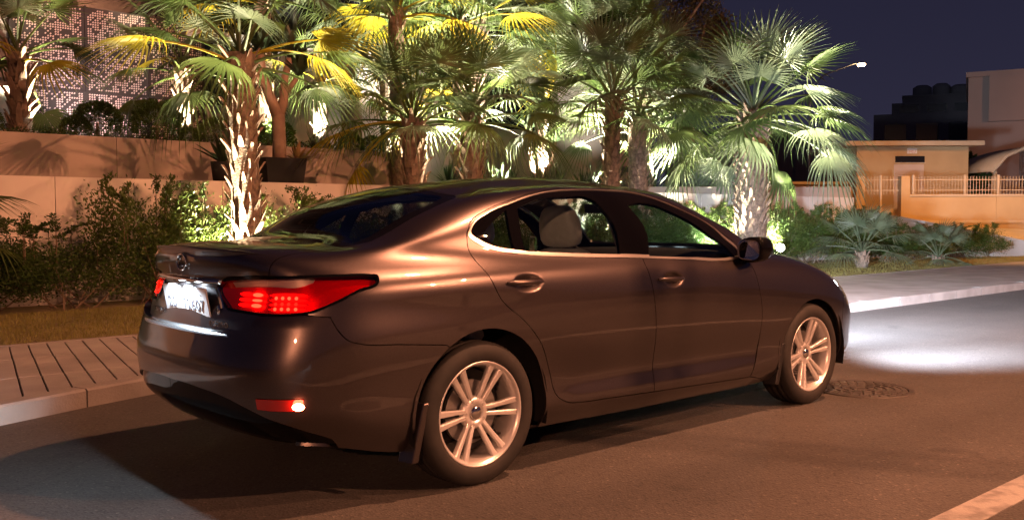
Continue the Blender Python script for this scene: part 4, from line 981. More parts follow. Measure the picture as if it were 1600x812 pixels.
def palm(name,x,y,z0,h,r,label,scale=1.0,nf=32,boots=110,bootscale=1.0,lean=(0,0),grey=.3,yellow=.12,seed=0,bend=.05,group='fan palms in the planted bed',low=-4,rtop=None,boot_from=0.0,hang=.3,dry=.0):
    R_=random.Random(seed*31+5); p=empty(name,(x,y,z0)); tag(p,label,'palm',group)
    n=18; st=14; v=[];f=[]; rt=rtop or r*.86
    ph=R_.uniform(0,6)
    ctr=lambda s:(lean[0]*s+bend*math.sin(s*2.4+ph)-bend*math.sin(ph),lean[1]*s)
    for i in range(st+1):
        s=i/st; rr=(r*(1.14-.25*min(1,s*3)))*(1-s)+rt*s if s<.33 else r*.93*(1-s)+rt*s
        cx_,cy_=ctr(s)
        for j in range(n):
            a=2*math.pi*j/n; k=1+.06*math.sin(a*5+i*1.7)+R_.uniform(-.04,.04); v.append((cx_+rr*k*math.cos(a),cy_+rr*k*math.sin(a),h*s))
    for i in range(st):
        for j in range(n): f.append((i*n+j,i*n+(j+1)%n,(i+1)*n+(j+1)%n,(i+1)*n+j))
    f.append(tuple(st*n+j for j in range(n)))
    mk('trunk',v,f,TRUNK,p,True)
    for k in range(boots):
        s=boot_from+(1-boot_from)*(k+.5)/boots; a=k*2.39996+R_.uniform(-.15,.15); cx_,cy_=ctr(s); rr=r*.93*(1-s)+rt*s
        sc_=bootscale*R_.uniform(.75,1.25)
        inst('leaf_base',BOOTM,p,(cx_+rr*.97*math.cos(a),cy_+rr*.97*math.sin(a),h*s-.06),(R_.uniform(-.12,.18),0,a+math.pi/2),(sc_*R_.uniform(.8,1.2),sc_*R_.uniform(.7,1.5),sc_*R_.uniform(.8,1.2)))
    # crown: young leaves upright, old ones hanging
    cx_,cy_=ctr(1.0)
    for k in range(nf):
        t=(k+.5)/nf; el=R(80-(80-low)*t**.9+R_.uniform(-8,8)); az=k*2.39996+R_.uniform(-.2,.2)+seed
        mi=0 if R_.random()>grey else 1
        if t>.5 and R_.random()<yellow*1.5: mi=2
        if t>.92 and R_.random()<dry: mi=3
        ty=0 if t<.45 else (1 if t<.86 else 2)
        if t>.88 and R_.random()<hang: ty=3; el-=R(28)
        sc_=scale*R_.uniform(.86,1.1)*(.82+.18*min(1,t*3))
        rt2=rt*.35*min(1,t*1.5); hz=h+.10*scale-.30*scale*t
        o=inst('frond',FR[mi][ty],p,(cx_+rt2*math.cos(az),cy_+rt2*math.sin(az),hz),scale=(sc_,sc_,sc_))
        o.rotation_mode='XYZ'; q=Matrix.Rotation(az,3,'Z')@Matrix.Rotation(-el,3,'Y')@Matrix.Rotation(R_.uniform(-.5,.5),3,'X')
        o.rotation_euler=q.to_euler()
    return p
palm('fan_palm',2.95,7.62,.1,3.34,.215,'fan palm with a pale shaggy trunk lit from its base by the car boot',1.12,19,150,.82,seed=1,yellow=.06,grey=.15,low=8,hang=0)
palm('fan_palm',6.25,8.45,.1,2.78,.20,'fan palm with yellow leaves and peeling trunk beside the brown wall end',1.12,28,110,1.0,seed=2,yellow=.16,grey=.2,low=16,hang=0)
palm('fan_palm',7.80,8.75,.1,3.0,.20,'fan palm with dense shaggy trunk between the strap leaved plants',1.2,28,120,.95,seed=3,yellow=.10,grey=.3,low=16,hang=0)
palm('fan_palm',11.1,8.45,.1,3.5,.165,'slender dark trunked fan palm standing close to a thicker one',1.32,30,90,.9,seed=4,yellow=0,grey=.55,low=12,hang=0,rtop=.15)
palm('fan_palm',12.2,8.75,.1,3.15,.215,'medium fan palm edged with light behind the slender dark one',1.3,28,120,.7,seed=5,yellow=0,grey=.5,low=12,hang=0)
palm('fan_palm',14.5,7.55,.1,3.45,.36,'thickest fan palm with a stout rough trunk beside the ground spotlight',1.6,46,260,.95,seed=6,yellow=0,grey=.55,low=-12,hang=.15,rtop=.30)
palm('fan_palm',9.6,10.9,1.79,3.7,.17,'fan palm on the terrace half hidden behind the front row',1.35,28,60,.9,seed=7,grey=.4,yellow=.12,low=16,hang=0)
palm('fan_palm',10.2,11.6,1.79,3.6,.17,'tall fan palm near the building rising above the front row',1.4,26,40,.9,seed=8,grey=.4,low=-8)
palm('fan_palm',5.2,11.5,2.4,2.9,.16,'tall fan palm in the upper bed behind the potted tree',1.3,24,40,.9,seed=12,grey=.3,low=-8)
palm('fan_palm',1.04,11.35,2.40,1.35,.15,'shaggy palm in the upper bed in front of the white wall',1.0,17,60,1.1,seed=9,grey=.1,yellow=.05,low=-8,group='palms in the upper bed')
palm('fan_palm',3.66,11.35,2.40,1.40,.14,'slim palm in the upper bed in front of the pierced screen',.95,14,40,.8,seed=10,grey=.2,yellow=.1,low=-6,group='palms in the upper bed')
palm('fan_palm',6.15,11.2,2.40,1.45,.15,'white lit palm trunk in the upper bed near the potted tree',.9,13,24,.6,seed=11,grey=.3,yellow=.15,low=-6,group='palms in the upper bed')
palm('fan_palm',7.15,10.1,1.79,3.3,.16,'fan palm on the terrace just past the brown wall end',1.25,26,50,.9,seed=14,grey=.3,yellow=.18,low=16,hang=0)
palm('fan_palm',8.75,10.4,1.79,3.4,.16,'shorter terrace palm behind the dense shaggy trunk',1.25,28,50,.9,seed=15,grey=.45,yellow=.1,low=16,hang=0)
palm('fan_palm',12.9,10.2,1.79,3.1,.16,'terrace palm behind the medium palm with a lit edge',1.35,26,40,.9,seed=16,grey=.6,yellow=0,low=16,hang=0)
palm('fan_palm',13.7,9.8,1.79,2.7,.15,'low terrace palm beside the grey green agaves',1.2,24,30,.9,seed=17,grey=.6,yellow=0,low=16,hang=0)
palm('fan_palm',8.1,11.9,1.79,4.3,.16,'tall terrace palm beside the building with its crown high up',1.5,26,30,.9,seed=18,grey=.4,yellow=.1,low=-10)
palm('fan_palm',11.9,11.4,1.79,4.4,.16,'tallest terrace palm beside the building end window',1.5,26,30,.9,seed=19,grey=.5,yellow=.06,low=-10)
# single hanging leaves that stand out
def extra(p,h,az,el,mi,ty,s): 
    o=inst('frond',FR[mi][ty],p,(0,0,h),scale=(s,s,s)); o.rotation_euler=(Matrix.Rotation(R(az),3,'Z')@Matrix.Rotation(-R(el),3,'Y')).to_euler()
PLM=[o for o in COL.objects if o.name.startswith('fan_palm')]
extra(PLM[1],2.75,140,-18,2,2,1.25); extra(PLM[1],2.7,150,8,2,1,1.2); extra(PLM[0],3.32,-38,22,2,2,.95)
# young palms in the lawn
def low_palm(x,y,s,seed,label,n=16,mi=1,h=.32,low=8):
    R_=random.Random(seed); p=empty('young_fan_palm',(x,y,.117)); tag(p,label,'palm','young palms in the lawn')
    MB().lathe([(.15*s,0),(.17*s,.1*s),(.12*s,h*s*.9),(.05*s,h*s)],14).build('trunk',TRUNK,p,True)
    for k in range(22): 
        a=k*2.4; inst('leaf_base',BOOTM,p,(.13*s*math.cos(a),.13*s*math.sin(a),h*s*k/26),(0,0,a+math.pi/2),(s,s,s*.8))
    for k in range(n):
        t=(k+.5)/n; el=R(80-(80-low)*t+R_.uniform(-5,5)); az=k*2.39996
        o=inst('frond',FR[mi][0 if t<.5 else 1],p,(0,0,h*s),scale=(s,s,s)); o.rotation_euler=(Matrix.Rotation(az,3,'Z')@Matrix.Rotation(-el,3,'Y')).to_euler()
low_palm(16.9,6.25,.82,3,'young grey green palm with a short trunk on the lawn',18,h=.45)
low_palm(19.6,5.75,.70,4,'small bluish palm rosette at the end of the lawn strip',16,h=.25,low=0)
low_palm(-1.0,8.1,1.0,5,'dark low palm growing out of the hedge beside the pale wall',14,mi=0,h=1.0,low=5)

# ------------------------------------------------------------------ shrubs
HEDGE=[leaf_mat('hedge leaf dark',(.030,.062,.012),(.062,.108,.022),.3,.4,1.2),leaf_mat('hedge leaf light',(.05,.09,.018),(.10,.14,.03),.35,.4,1.2)]
TWIG=noisy('twig',(.10,.07,.045),(.18,.13,.09),scale=8,rough=.9)
def leaf_cloud(n,fn,size,rn,asp=.45,out=.5):
    """n small folded leaves at points given by fn()"""
    v=np.zeros((n*4,3)); 
    P=np.array([fn() for _ in range(n)]); d=rn.normal(size=(n,3)); d/=np.linalg.norm(d,axis=1,keepdims=True)
    o=P.copy(); o[:,2]*=.5; o/=np.maximum(np.linalg.norm(o,axis=1,keepdims=True),1e-6); d=d*(1-out)+o*out; d/=np.linalg.norm(d,axis=1,keepdims=True)
    e=rn.normal(size=(n,3)); s=np.cross(d,e); s/=np.maximum(np.linalg.norm(s,axis=1,keepdims=True),1e-6)
    L=size*rn.uniform(.6,1.3,(n,1)); W=L*asp*.5; nn=np.cross(d,s)
    v[0::4]=P; v[1::4]=P+d*L*.5+s*W+nn*W*.4; v[2::4]=P+d*L; v[3::4]=P+d*L*.5-s*W+nn*W*.4
    i=np.arange(n)*4
    f=np.concatenate([np.stack([i,i+1,i+2],1),np.stack([i,i+2,i+3],1)])
    return v,f
def hedge_mesh(seed,n=5200,w=.72,d=.62,h=1.28,m=None):
    rn=np.random.default_rng(seed); R_=random.Random(seed)
    clumps=[(R_.uniform(-w,w),R_.uniform(-d,d),R_.uniform(.35,1)*h*(1-.25*R_.random()),R_.uniform(.15,.30)) for _ in range(34)]
    tips=[(R_.uniform(-w,w),R_.uniform(-d,d)*.6,R_.uniform(.9,1.1)*h,R_.uniform(.10,.30),R_.uniform(-.3,.3)) for _ in range(9)]
    def pt():
        k=R_.random()
        if k<.80:
            c=R_.choice(clumps); g=rn.normal(size=3)*c[3]*.55; return (c[0]+g[0],c[1]+g[1],max(.10,c[2]+g[2]))
        if k<.92:
            t=R_.choice(tips); s=R_.random(); return (t[0]+t[4]*s*s+rn.normal()*.03,t[1]+rn.normal()*.03,t[2]+t[3]*s)
        return (R_.uniform(-w,w),R_.uniform(-d,d),R_.uniform(.15,.8)*h)
    v,f=leaf_cloud(n,pt,.052,rn)
    me=bpy.data.meshes.new('crown'); me.from_pydata(v.tolist(),[],f.tolist()); me.materials.append(m); me.update()
    b=MB()
    for k in range(10):
        x0,y0=R_.uniform(-w,w)*.5,R_.uniform(-d,d)*.6; c=R_.choice(clumps); b.tube([(x0,y0,0),((x0+c[0])/2+R_.uniform(-.1,.1),(y0+c[1])/2,c[2]*.5),(c[0],c[1],c[2])],[.014,.010,.004],5)
    for t in tips: b.tube([(t[0],t[1],t[2]-.5),(t[0],t[1],t[2]),(t[0]+t[4],t[1],t[2]+t[3])],[.007,.005,.002],4)
    return me,me_from('stem',b.v,b.f,TWIG)
HM=[hedge_mesh(s,9500,.72,.60,1.22,HEDGE[0]) for s in(1,2,3)]+[hedge_mesh(s,9000,.70,.58,1.22,HEDGE[1]) for s in(4,5)]
ORD='first second third fourth fifth sixth seventh eighth ninth tenth eleventh twelfth thirteenth fourteenth fifteenth sixteenth seventeenth eighteenth nineteenth twentieth'.split()
ORD+=['twenty '+o for o in ORD[:9]]
hx=-2.2; k=0
hl=['dense dark hedge shrub along the foot of the pale retaining wall']
while hx<21.5:
    lit=3.9<hx<4.0
    kind=random.choice([0,1,2]) if hx<1.7 else random.choice([3,4,3,4,1])
    hs=(.75 if hx<1.7 else .84)+(.0 if hx<1.6 else .18 if hx<5 else .12)+random.uniform(-.08,.10)
    if 15.5<hx: hs*=.94
    s_=empty('hedge_shrub',(hx,8.28+random.uniform(-.1,.1),.11),random.uniform(-.25,.25)+(math.pi if k%2 else 0)); s_.scale=(1,1,hs)
    tag(s_,('dark leafy' if hx<1.7 else 'yellow green leafy' if hx<15 else 'leafy')+' hedge shrub, '+ORD[k]+' along the pale wall from the low dark palm','shrub','shrubs of the roadside hedge')
    inst('crown',HM[kind][0],s_); inst('stem',HM[kind][1],s_)
    hx+=random.uniform(.85,1.05); k+=1
hx=19.8; k=0
while hx<25:
    s_=empty('hedge_shrub',(hx,7.4-(hx-19.8)*.1,.11),random.uniform(0,6)); s_.scale=(.9,.9,.62)
    tag(s_,'low shrub before the pale slope, '+ORD[k]+' from the small bluish palm','shrub','low shrubs by the slope'); kk=random.choice([0,1,2]); inst('crown',HM[kk][0],s_); inst('stem',HM[kk][1],s_); hx+=1.0; k+=1
# clipped balls and ground cover on the upper bed
def ball_mesh(seed,m,n=2600,r=.36):
    rn=np.random.default_rng(seed)
    def pt():
        q=rn.normal(size=3); q/=np.linalg.norm(q); q*=r*(1-.28*rn.random()**2)*(1+.06*math.sin(q[0]*9+q[1]*7)); q[2]=abs(q[2])*.95 if q[2]<-.25*r else q[2]; return (q[0],q[1],q[2]+r*.72)
    v,f=leaf_cloud(n,pt,.042,rn,.6,.65); me=bpy.data.meshes.new('crown'); me.from_pydata(v.tolist(),[],f.tolist()); me.materials.append(m); me.update(); return me
BM=[ball_mesh(5,HEDGE[0]),ball_mesh(6,HEDGE[1])]
stm=MB().tube([(0,0,-.02),(0,0,.3)],[.03,.02],6); STM=me_from('stem',stm.v,stm.f,TWIG)
for i,(x,y,s,mi,lab) in enumerate(((1.72,10.85,.62,1,'small round clipped bush beside the bright white wall'),(2.05,10.9,1.0,0,'round clipped bush below the centre of the pierced screen'),(2.95,10.85,1.12,0,'largest round clipped bush below the pierced screen edge'),(3.92,10.8,.80,1,'light green round bush at the foot of the slim palm'),(3.45,10.75,.5,1,'very small lit bush between two round clipped bushes'),(4.55,10.8,.75,0,'dark round bush behind the agave pot'),(.45,10.8,.7,1,'lit round bush at the foot of the shaggy palm'),(5.05,10.85,.85,0,'dark round bush behind the black square planter'),(6.5,10.8,.65,0,'dark low bush beside the white lit palm trunk'),(7.0,10.85,.6,0,'dark low bush at the end of the brown wall'))):
    s_=empty('clipped_bush',(x,y,2.43)); s_.scale=(s,s,s); tag(s_,lab,'bush','clipped bushes of the upper bed'); inst('crown',BM[mi],s_,rot=(0,0,i)); inst('stem',STM,s_)
# trailing ground cover over the brown wall's edge
rn=np.random.default_rng(3)
def cov(): 
    x=rn.uniform(-1,7.5); return (x,10.32+abs(rn.normal())*.25,2.47+rn.uniform(-.06,.10)+(-.25*abs(rn.normal())*.4 if rn.random()<.12 else 0))
v,f=leaf_cloud(5200,cov,.05,rn,.35,.2); o=mk('ground_cover',v.tolist(),f.tolist(),HEDGE[0]); tag(o,'dark trailing ground cover along the top of the brown wall','ground cover',kind='stuff')
# strap-leaved plants and agaves
STRAP=leaf_mat('strap leaf',(.020,.038,.018),(.045,.065,.030),.2,.35); AGAVE=leaf_mat('agave leaf',(.10,.14,.10),(.16,.20,.14),.15,.4)
def strap_mesh(n,L,w,m,seed,stiff=.5,cup=.3):
    R_=random.Random(seed); b=MB()
    for k in range(n):
        a=k*2.39996; el=R(85-62*(k/n)+R_.uniform(-6,6)); l=L*R_.uniform(.75,1.1); base=len(b.v); S_=[0,.3,.6,.85,1]
        for i,s in enumerate(S_):
            q=s*l; x=q*math.cos(el)+.0; z=q*math.sin(el)-(1-stiff)*l*s*s*.55*math.cos(el); wd=w*(.75+.5*s)*(1 if s<.5 else (1-(s-.5)/.5)**.7)
            if i==4: b.v.append((x*math.cos(a),x*math.sin(a),z))
            else: b.v+= [(x*math.cos(a)-wd*math.sin(a),x*math.sin(a)+wd*math.cos(a),z+cup*wd),(x*math.cos(a),x*math.sin(a),z),(x*math.cos(a)+wd*math.sin(a),x*math.sin(a)-wd*math.cos(a),z+cup*wd)]
        for i in range(3): p=base+i*3; b.f+= [(p,p+1,p+4,p+3),(p+1,p+2,p+5,p+4)]
        p=base+9; b.f+= [(p,p+1,p+3),(p+1,p+2,p+3)]
    return b
SM=[me_from('rosette',*(lambda b:(b.v,b.f))(strap_mesh(34,.62,.017,STRAP,s)),STRAP) for s in(1,2)]
AM=[me_from('rosette',*(lambda b:(b.v,b.f))(strap_mesh(26,.55,.035,AGAVE,s,.9,.5)),AGAVE) for s in(3,4)]
core=MB().lathe([(.05,0),(.045,.06),(0,.09)],8); CORE=me_from('base',core.v,core.f,TWIG)
for i,x in enumerate(np.concatenate([np.arange(7.9,12.2,.42),np.arange(13.0,14.4,.45)])):
    s_=empty('strap_plant',(x,9.62+.18*math.sin(i*2.1),1.79),i*1.3); s_.scale=(1,1,1); tag(s_,'dark strap leaved plant, '+ORD[i]+' in the terrace row from the brown wall end','plant','strap leaved plants on the terrace'); inst('rosette',SM[i%2],s_); inst('base',CORE,s_)
for i,(x,y) in enumerate(((14.7,9.6),(15.5,9.7),(16.4,9.6),(5.75,10.75))):
    s_=empty('agave_plant',(x,y,1.79 if i<3 else 2.43),i*1.7); s_.scale=(1.25,1.25,1.2) if i<3 else (.7,.7,.7); tag(s_,'grey green agave by the parapet, '+ORD[i]+' from the low terrace palm' if i<3 else 'small pale agave beside the white lit palm trunk','plant','agaves of the garden'); inst('rosette',AM[i%2],s_); inst('base',CORE,s_)
# pots
POTM=mat('black pot',(.004,.004,.004),.75)
p=empty('square_planter',(4.45,9.62,1.792)); tag(p,'large black square planter holding a forked tree on the terrace','planter')
b=MB(); 
for z,hw in((0,.31),(.42,.36)): b.v+=[(-hw,-hw*.7,z),(hw,-hw*.7,z),(hw,hw*.7,z),(-hw,hw*.7,z)]
b.v+=[(-.33,-.22,.42),(.33,-.22,.42),(.33,.22,.42),(-.33,.22,.42),(-.33,-.22,.36),(.33,-.22,.36),(.33,.22,.36),(-.33,.22,.36)]
b.f=[(0,3,2,1),(0,1,5,4),(1,2,6,5),(2,3,7,6),(3,0,4,7),(4,5,9,8),(5,6,10,9),(6,7,11,10),(7,4,8,11),(8,9,13,12),(9,10,14,13),(10,11,15,14),(11,8,12,15)]
b.build('pot',POTM,p); MB().box(-.325,.325,-.215,.215,.35,.365).build('soil',SOIL,p)
BARK=noisy('smooth bark',(.24,.155,.11),(.32,.22,.16),scale=6,rough=.8,bump=.2,bscale=30)
def forked(name,x,y,z,label,m,limbs,leafmesh,spots,cat='tree',group=None):
    t=empty(name,(x,y,z)); tag(t,label,cat,group)
    b=MB()
    for P,r0,r1 in limbs:
        k=len(P); b.tube(P,[r0+(r1-r0)*i/(k-1) for i in range(k)],9)
    b.build('trunk',m,t,True)
    for i,(a,c,d,s) in enumerate(spots): inst('crown',leafmesh,t,(a,c,d),(0,0,i*1.3),(s,s,s))
    return t
def tuft_mesh(seed):
    b=strap_mesh(18,.40,.045,STRAP,seed,.75,.25); return me_from('crown',b.v,b.f,STRAP)
TU=tuft_mesh(8)
forked('potted_tree',4.45,9.62,2.14,'forked brown barked tree standing in the black square planter',BARK,
  [([(0,0,0),(.0,0,.35),(-.01,0,.78)],.115,.105),([(-.01,0,.72),(-.12,.02,1.0),(-.26,.03,1.35),(-.3,0,1.7)],.10,.055),([(0,0,.74),(.10,.03,1.0),(.13,.05,1.35),(.22,.03,1.7)],.09,.05),([(.12,.04,1.1),(.32,-.05,1.4)],.05,.035),([(-.2,.02,1.15),(-.5,.0,1.5)],.05,.03)],
  TU,[(-.3,0,1.72,1.3),(.22,.03,1.72,1.3),(.34,-.06,1.42,1.1),(-.52,0,1.5,1.1),(0,.1,1.75,1.0),(.5,.1,1.62,1.0)])
forked('plumeria_tree',10.95,10.4,1.79,'pale multi stemmed tree lit white on the terrace before the grey wall',BARK,
  [([(0,0,0),(.03,0,.5),(-.02,0,1.15),(.0,0,1.7)],.10,.07),([(0,0,.25),(-.22,.02,.55),(-.30,0,.9)],.075,.05),([(.02,0,.3),(.30,.0,.62),(.45,0,1.1)],.06,.035),([(-.30,0,.8),(-.34,0,1.3)],.05,.04)],
  TU,[(0,0,1.7,1.4),(-.34,0,1.3,1.2),(.45,0,1.1,1.2),(.2,.1,1.65,1.2)])
p=empty('agave_pot',(3.50,9.60,1.792)); tag(p,'dark pot with a spiky black agave against the brown wall','pot')
MB().lathe([(0,0),(.16,0),(.20,.33),(.18,.33),(.17,.28),(0,.28)],20).build('pot',POTM,p,True)
ag=strap_mesh(20,.62,.05,STRAP,21,.85,.4); o=ag.build('rosette',STRAP,p,loc=(0,0,.28))
PINK=leaf_mat('pink leaf',(.30,.08,.09),(.34,.26,.10),.3); br=strap_mesh(22,.36,.03,PINK,33,.7,.4)
p=empty('bromeliad',(4.72,9.50,2.15)); tag(p,'pink and yellow bromeliad growing at the planter rim','plant'); br.build('rosette',PINK,p); MB().lathe([(.05,0),(.04,.05),(0,.07)],8).build('base',TWIG,p)

# ------------------------------------------------------------------ plot and buildings across the side street
ORANGE=noisy('ochre stucco',(.42,.29,.15),(.48,.34,.18),scale=1.0,rough=.9); PALE=noisy('pale slope',(.38,.36,.34),(.46,.43,.40),scale=1.2,rough=.95)
OFFW=noisy('cream trim',(.46,.36,.24),(.52,.42,.29),scale=2,rough=.85); DKB=noisy('dark grey facade',(.13,.12,.125),(.17,.155,.155),scale=.35,rough=.9); TALLB=noisy('tan facade',(.33,.27,.235),(.38,.31,.27),scale=.35,rough=.9)
rv=Vector((.7506,-.6608,0)); fv=Vector((.6608,.7506,0))     # along and into the side street
def fr(name,px_x,py_y,z=0):
    e=empty(name,(px_x,py_y,z),math.atan2(rv.y,rv.x)); return e
plot=mk('raised_plot',[(21.7,9.2,-.02),(28.6,4.2,-.02),(60,-18,-.02),(21.7,9.2,1.55),(27.2,11.6,1.0),(33.5,5.6,.72),(62,-16,.5),(24,20,1.2),(140,70,1.0),(150,0,.8),(140,-60,.5),(90,-60,-.02)],
   [(0,1,5,4,3),(1,2,6,5),(3,4,8,7),(4,5,9,8),(5,6,10,9),(2,11,10,6)],PALE); tag(plot,kind='structure')
# boundary wall with railing; local x runs along it
bw=fr('boundary_wall',26.2,13.05,.55); tag(bw,'ochre boundary wall with pillars and a pale picket railing','wall')
for i in range(4): MB().box(3.35+i*3.0,3.35+(i+1)*3.0-.01,0,.22,0,1.42).build('panel',ORANGE,bw)
for i in range(3): MB().box(-1.2+i*1.45,-1.2+(i+1)*1.45-.01,.3,.5,0,1.0).build('panel',ORANGE,bw)
MB().box(3.35,15.3,-.03,.25,1.424,1.49).build('coping',OFFW,bw); MB().box(3.35,15.3,-.025,.0,.50,.60).build('band',OFFW,bw)
for x in(1.65,3.2): MB().box(x-.15,x+.15,-.05,.27,0,2.12).build('pillar',ORANGE,bw,bevel=.01)
for x in(3.52,5.3,6.45,8.2,9.9,11.6,2.4): MB().tube([(x,.1,1.40 if x>3 else .3),(x,.1,2.16)],.045,8).build('post',OFFW,bw)
for z in(1.62,1.98):
    MB().box(3.5,13.0,.09,.11,z,z+.025).build('rail',OFFW,bw); MB().box(1.8,3.05,.09,.11,z,z+.025).build('rail',OFFW,bw); MB().box(-1.0,1.5,.39,.41,z-.3,z-.275).build('rail',OFFW,bw)
pk=MB().box(-.008,.008,-.008,.008,0,.62); PK=me_from('picket',pk.v,pk.f,OFFW)
for i in range(88): inst('picket',PK,bw,(3.6+i*.105,.1,1.49))
for i in range(11): inst('picket',PK,bw,(1.85+i*.11,.1,1.49))
# small ochre building
gb=fr('guard_house',33.1,15.2,.6); tag(gb,'low ochre building with a flat overhanging roof behind the railing','building')
MB().box(.05,4.62,0,4,0,3.55).build('wall',ORANGE,gb)
MB().box(-.6,5.0,-.55,4.4,3.553,3.74).build('roof',OFFW,gb,bevel=.01)
MB().box(1.62,2.82,-.03,.04,2.90,3.16).build('window',DARKW,gb); MB().box(1.60,2.84,-.05,-.002,2.86,2.897).build('sill',OFFW,gb)
MB().box(1.58,2.80,-.02,.04,0,2.82).build('door',noisy('pale door',(.50,.40,.34),(.55,.45,.38),scale=2,rough=.7),gb)
sg_=MB().box(2.1,2.5,-.04,.0,3.26,3.47).build('sign',WHITEW,gb); text('\u0645\u062f\u062e\u0644',.12,mat('sign red',(.45,.06,.05),.6),sg_,(2.3,-.045,3.36),(R(90),0,0),.001)
bw2=fr('outbuilding',30.5,16.6,.6); tag(bw2,'lower ochre annexe half hidden by palm leaves','building'); MB().box(.2,2.6,0,2.5,0,2.0).build('wall',ORANGE,bw2); MB().box(0,2.8,-.2,2.7,2.003,2.1).build('roof',OFFW,bw2)
# car-shade canopy
cp=fr('shade_canopy',36.6,11.6,.6); tag(cp,'curved pale shade canopy on a slanting post beside the low ochre building','canopy')
b=MB(); 
for i in range(9):
    a=R(8+62*i/8); b.v+=[(.2+3.4*(1-math.cos(a))*1.1,-.3,2.3+1.35*math.sin(a)),(.2+3.4*(1-math.cos(a))*1.1,3.2,2.3+1.35*math.sin(a))]
for i in range(8): b.f.append((2*i,2*i+1,2*i+3,2*i+2))
o=b.build('fabric',OFFW,cp,True); s_=o.modifiers.new('s','SOLIDIFY'); s_.thickness=.05
MB().tube([(.22,-.3,2.45),(.8,-.3,3.1),(1.7,-.3,3.5),(3.2,-.3,3.75)],.07,8).build('rim_tube',OFFW,cp,True); MB().tube([(.55,.1,0),(.5,.0,2.75)],.09,8).build('post',OFFW,cp)
# taller tan building
tb=fr('tan_building',59.6,21.8,0); tb.rotation_euler=(0,0,R(22.5-90)); tag(tb,'tall tan building with a recessed facade and dark wall lettering','building')
MB().box(0,26,0,14,0,10.3).build('wall',TALLB,tb); MB().box(-.15,26.2,-.15,14.2,10.303,10.62).build('parapet',TALLB,tb)
MB().box(1.2,26.3,-.30,-.004,7.4,10.3).build('fascia',TALLB,tb); text('JABER',1.1,mat('sign dark',(.02,.02,.02),.5),tb,(5.2,-.34,9.2),(R(90),0,0),.05)
for i in range(4): MB().box(3+i*4.6,5.6+i*4.6,-.02,.02,3.2,5.6).build('window',DARKW,tb)
# dark stepped building with water tanks
kb=fr('dark_building',83.4,40.6,0); kb.rotation_euler=(0,0,R(25.5-90)); tag(kb,'unlit stepped building with water tanks on its roof','building')
MB().box(0,12,0,10,0,11.2).build('wall',DKB,kb); MB().box(1.6,12,.8,10,11.203,12.3).build('upper_storey',DKB,kb); MB().box(2.6,12,1.2,10,12.303,12.9).build('upper_storey',DKB,kb)
MB().box(2.5,12.1,1.1,10.1,12.903,13.05).build('parapet',DKB,kb)
for i in range(4): MB().box(2.3+i*2.4,4.0+i*2.4,.76,.81,11.35,12.1).build('window',DARKW,kb)
for i in range(4): MB().box(1+i*2.8,2.9+i*2.8,-.03,.02,8.6,10.2).build('window',DARKW,kb)
for i,(x,r_,h_) in enumerate(((4.3,.85,1.1),(6.0,.8,1.2),(7.7,.95,1.0),(9.3,.7,.8))):
    MB().lathe([(r_,0),(r_*1.02,h_*.3),(r_,h_*.8),(r_*.6,h_),(0,h_*1.05)],18,c=(x,3,13.05)).build('water_tank',DKB,kb,True)
b2=fr('far_building',66,50,0); tag(b2,'distant low dark block behind the palm crown','building'); MB().box(0,14,0,10,0,9.2).build('wall',DKB,b2); MB().box(-.1,14.1,-.1,10.1,9.203,9.5).build('parapet',DKB,b2)
# dark bush behind the guard house
s_=empty('dark_bush',(44.6,16.6,.6)); s_.scale=(5.5,5.5,6.6); tag(s_,'dark rounded tree showing above the low ochre roof','tree'); inst('crown',BM[0],s_); inst('stem',STM,s_)
BROWNLEAF=leaf_mat('dusty tree leaf',(.07,.055,.022),(.11,.09,.035),.3,.5,.8)
def big_tree(x,y,z,h,r,label,seed):
    rn=np.random.default_rng(seed); R_=random.Random(seed); t=empty('street_tree',(x,y,z)); tag(t,label,'tree','trees beside the building')
    b=MB(); b.tube([(0,0,0),(.1,0,h*.3),(0,.1,h*.55)],[.22,.17,.12],9); cl=[]
    for k in range(22):
        a=k*2.4; rr=r*R_.uniform(.35,1); zz=h*R_.uniform(.5,1.0); cl.append((rr*math.cos(a),rr*math.sin(a),zz,r*R_.uniform(.22,.38))); b.tube([(0,.05,h*.45),(rr*.5*math.cos(a),rr*.5*math.sin(a),(h*.5+zz)/2),(rr*math.cos(a),rr*math.sin(a),zz)],[.08,.05,.02],5)
    b.build('trunk',TWIG,t,True)
    def pt():
        q=R_.choice(cl); g=rn.normal(size=3); g/=np.linalg.norm(g); g*=q[3]*rn.random()**.4; return (q[0]+g[0],q[1]+g[1],q[2]+g[2])
    v,f=leaf_cloud(9000,pt,.10,rn,.5,.4); mk('crown',v.tolist(),f.tolist(),BROWNLEAF,t)
big_tree(15.6,11.6,1.79,5.6,1.9,'dusty brown leaved tree rising behind the thickest palm',5)
big_tree(17.9,11.9,1.79,5.2,1.5,'narrower dusty tree beside the end of the building',6)
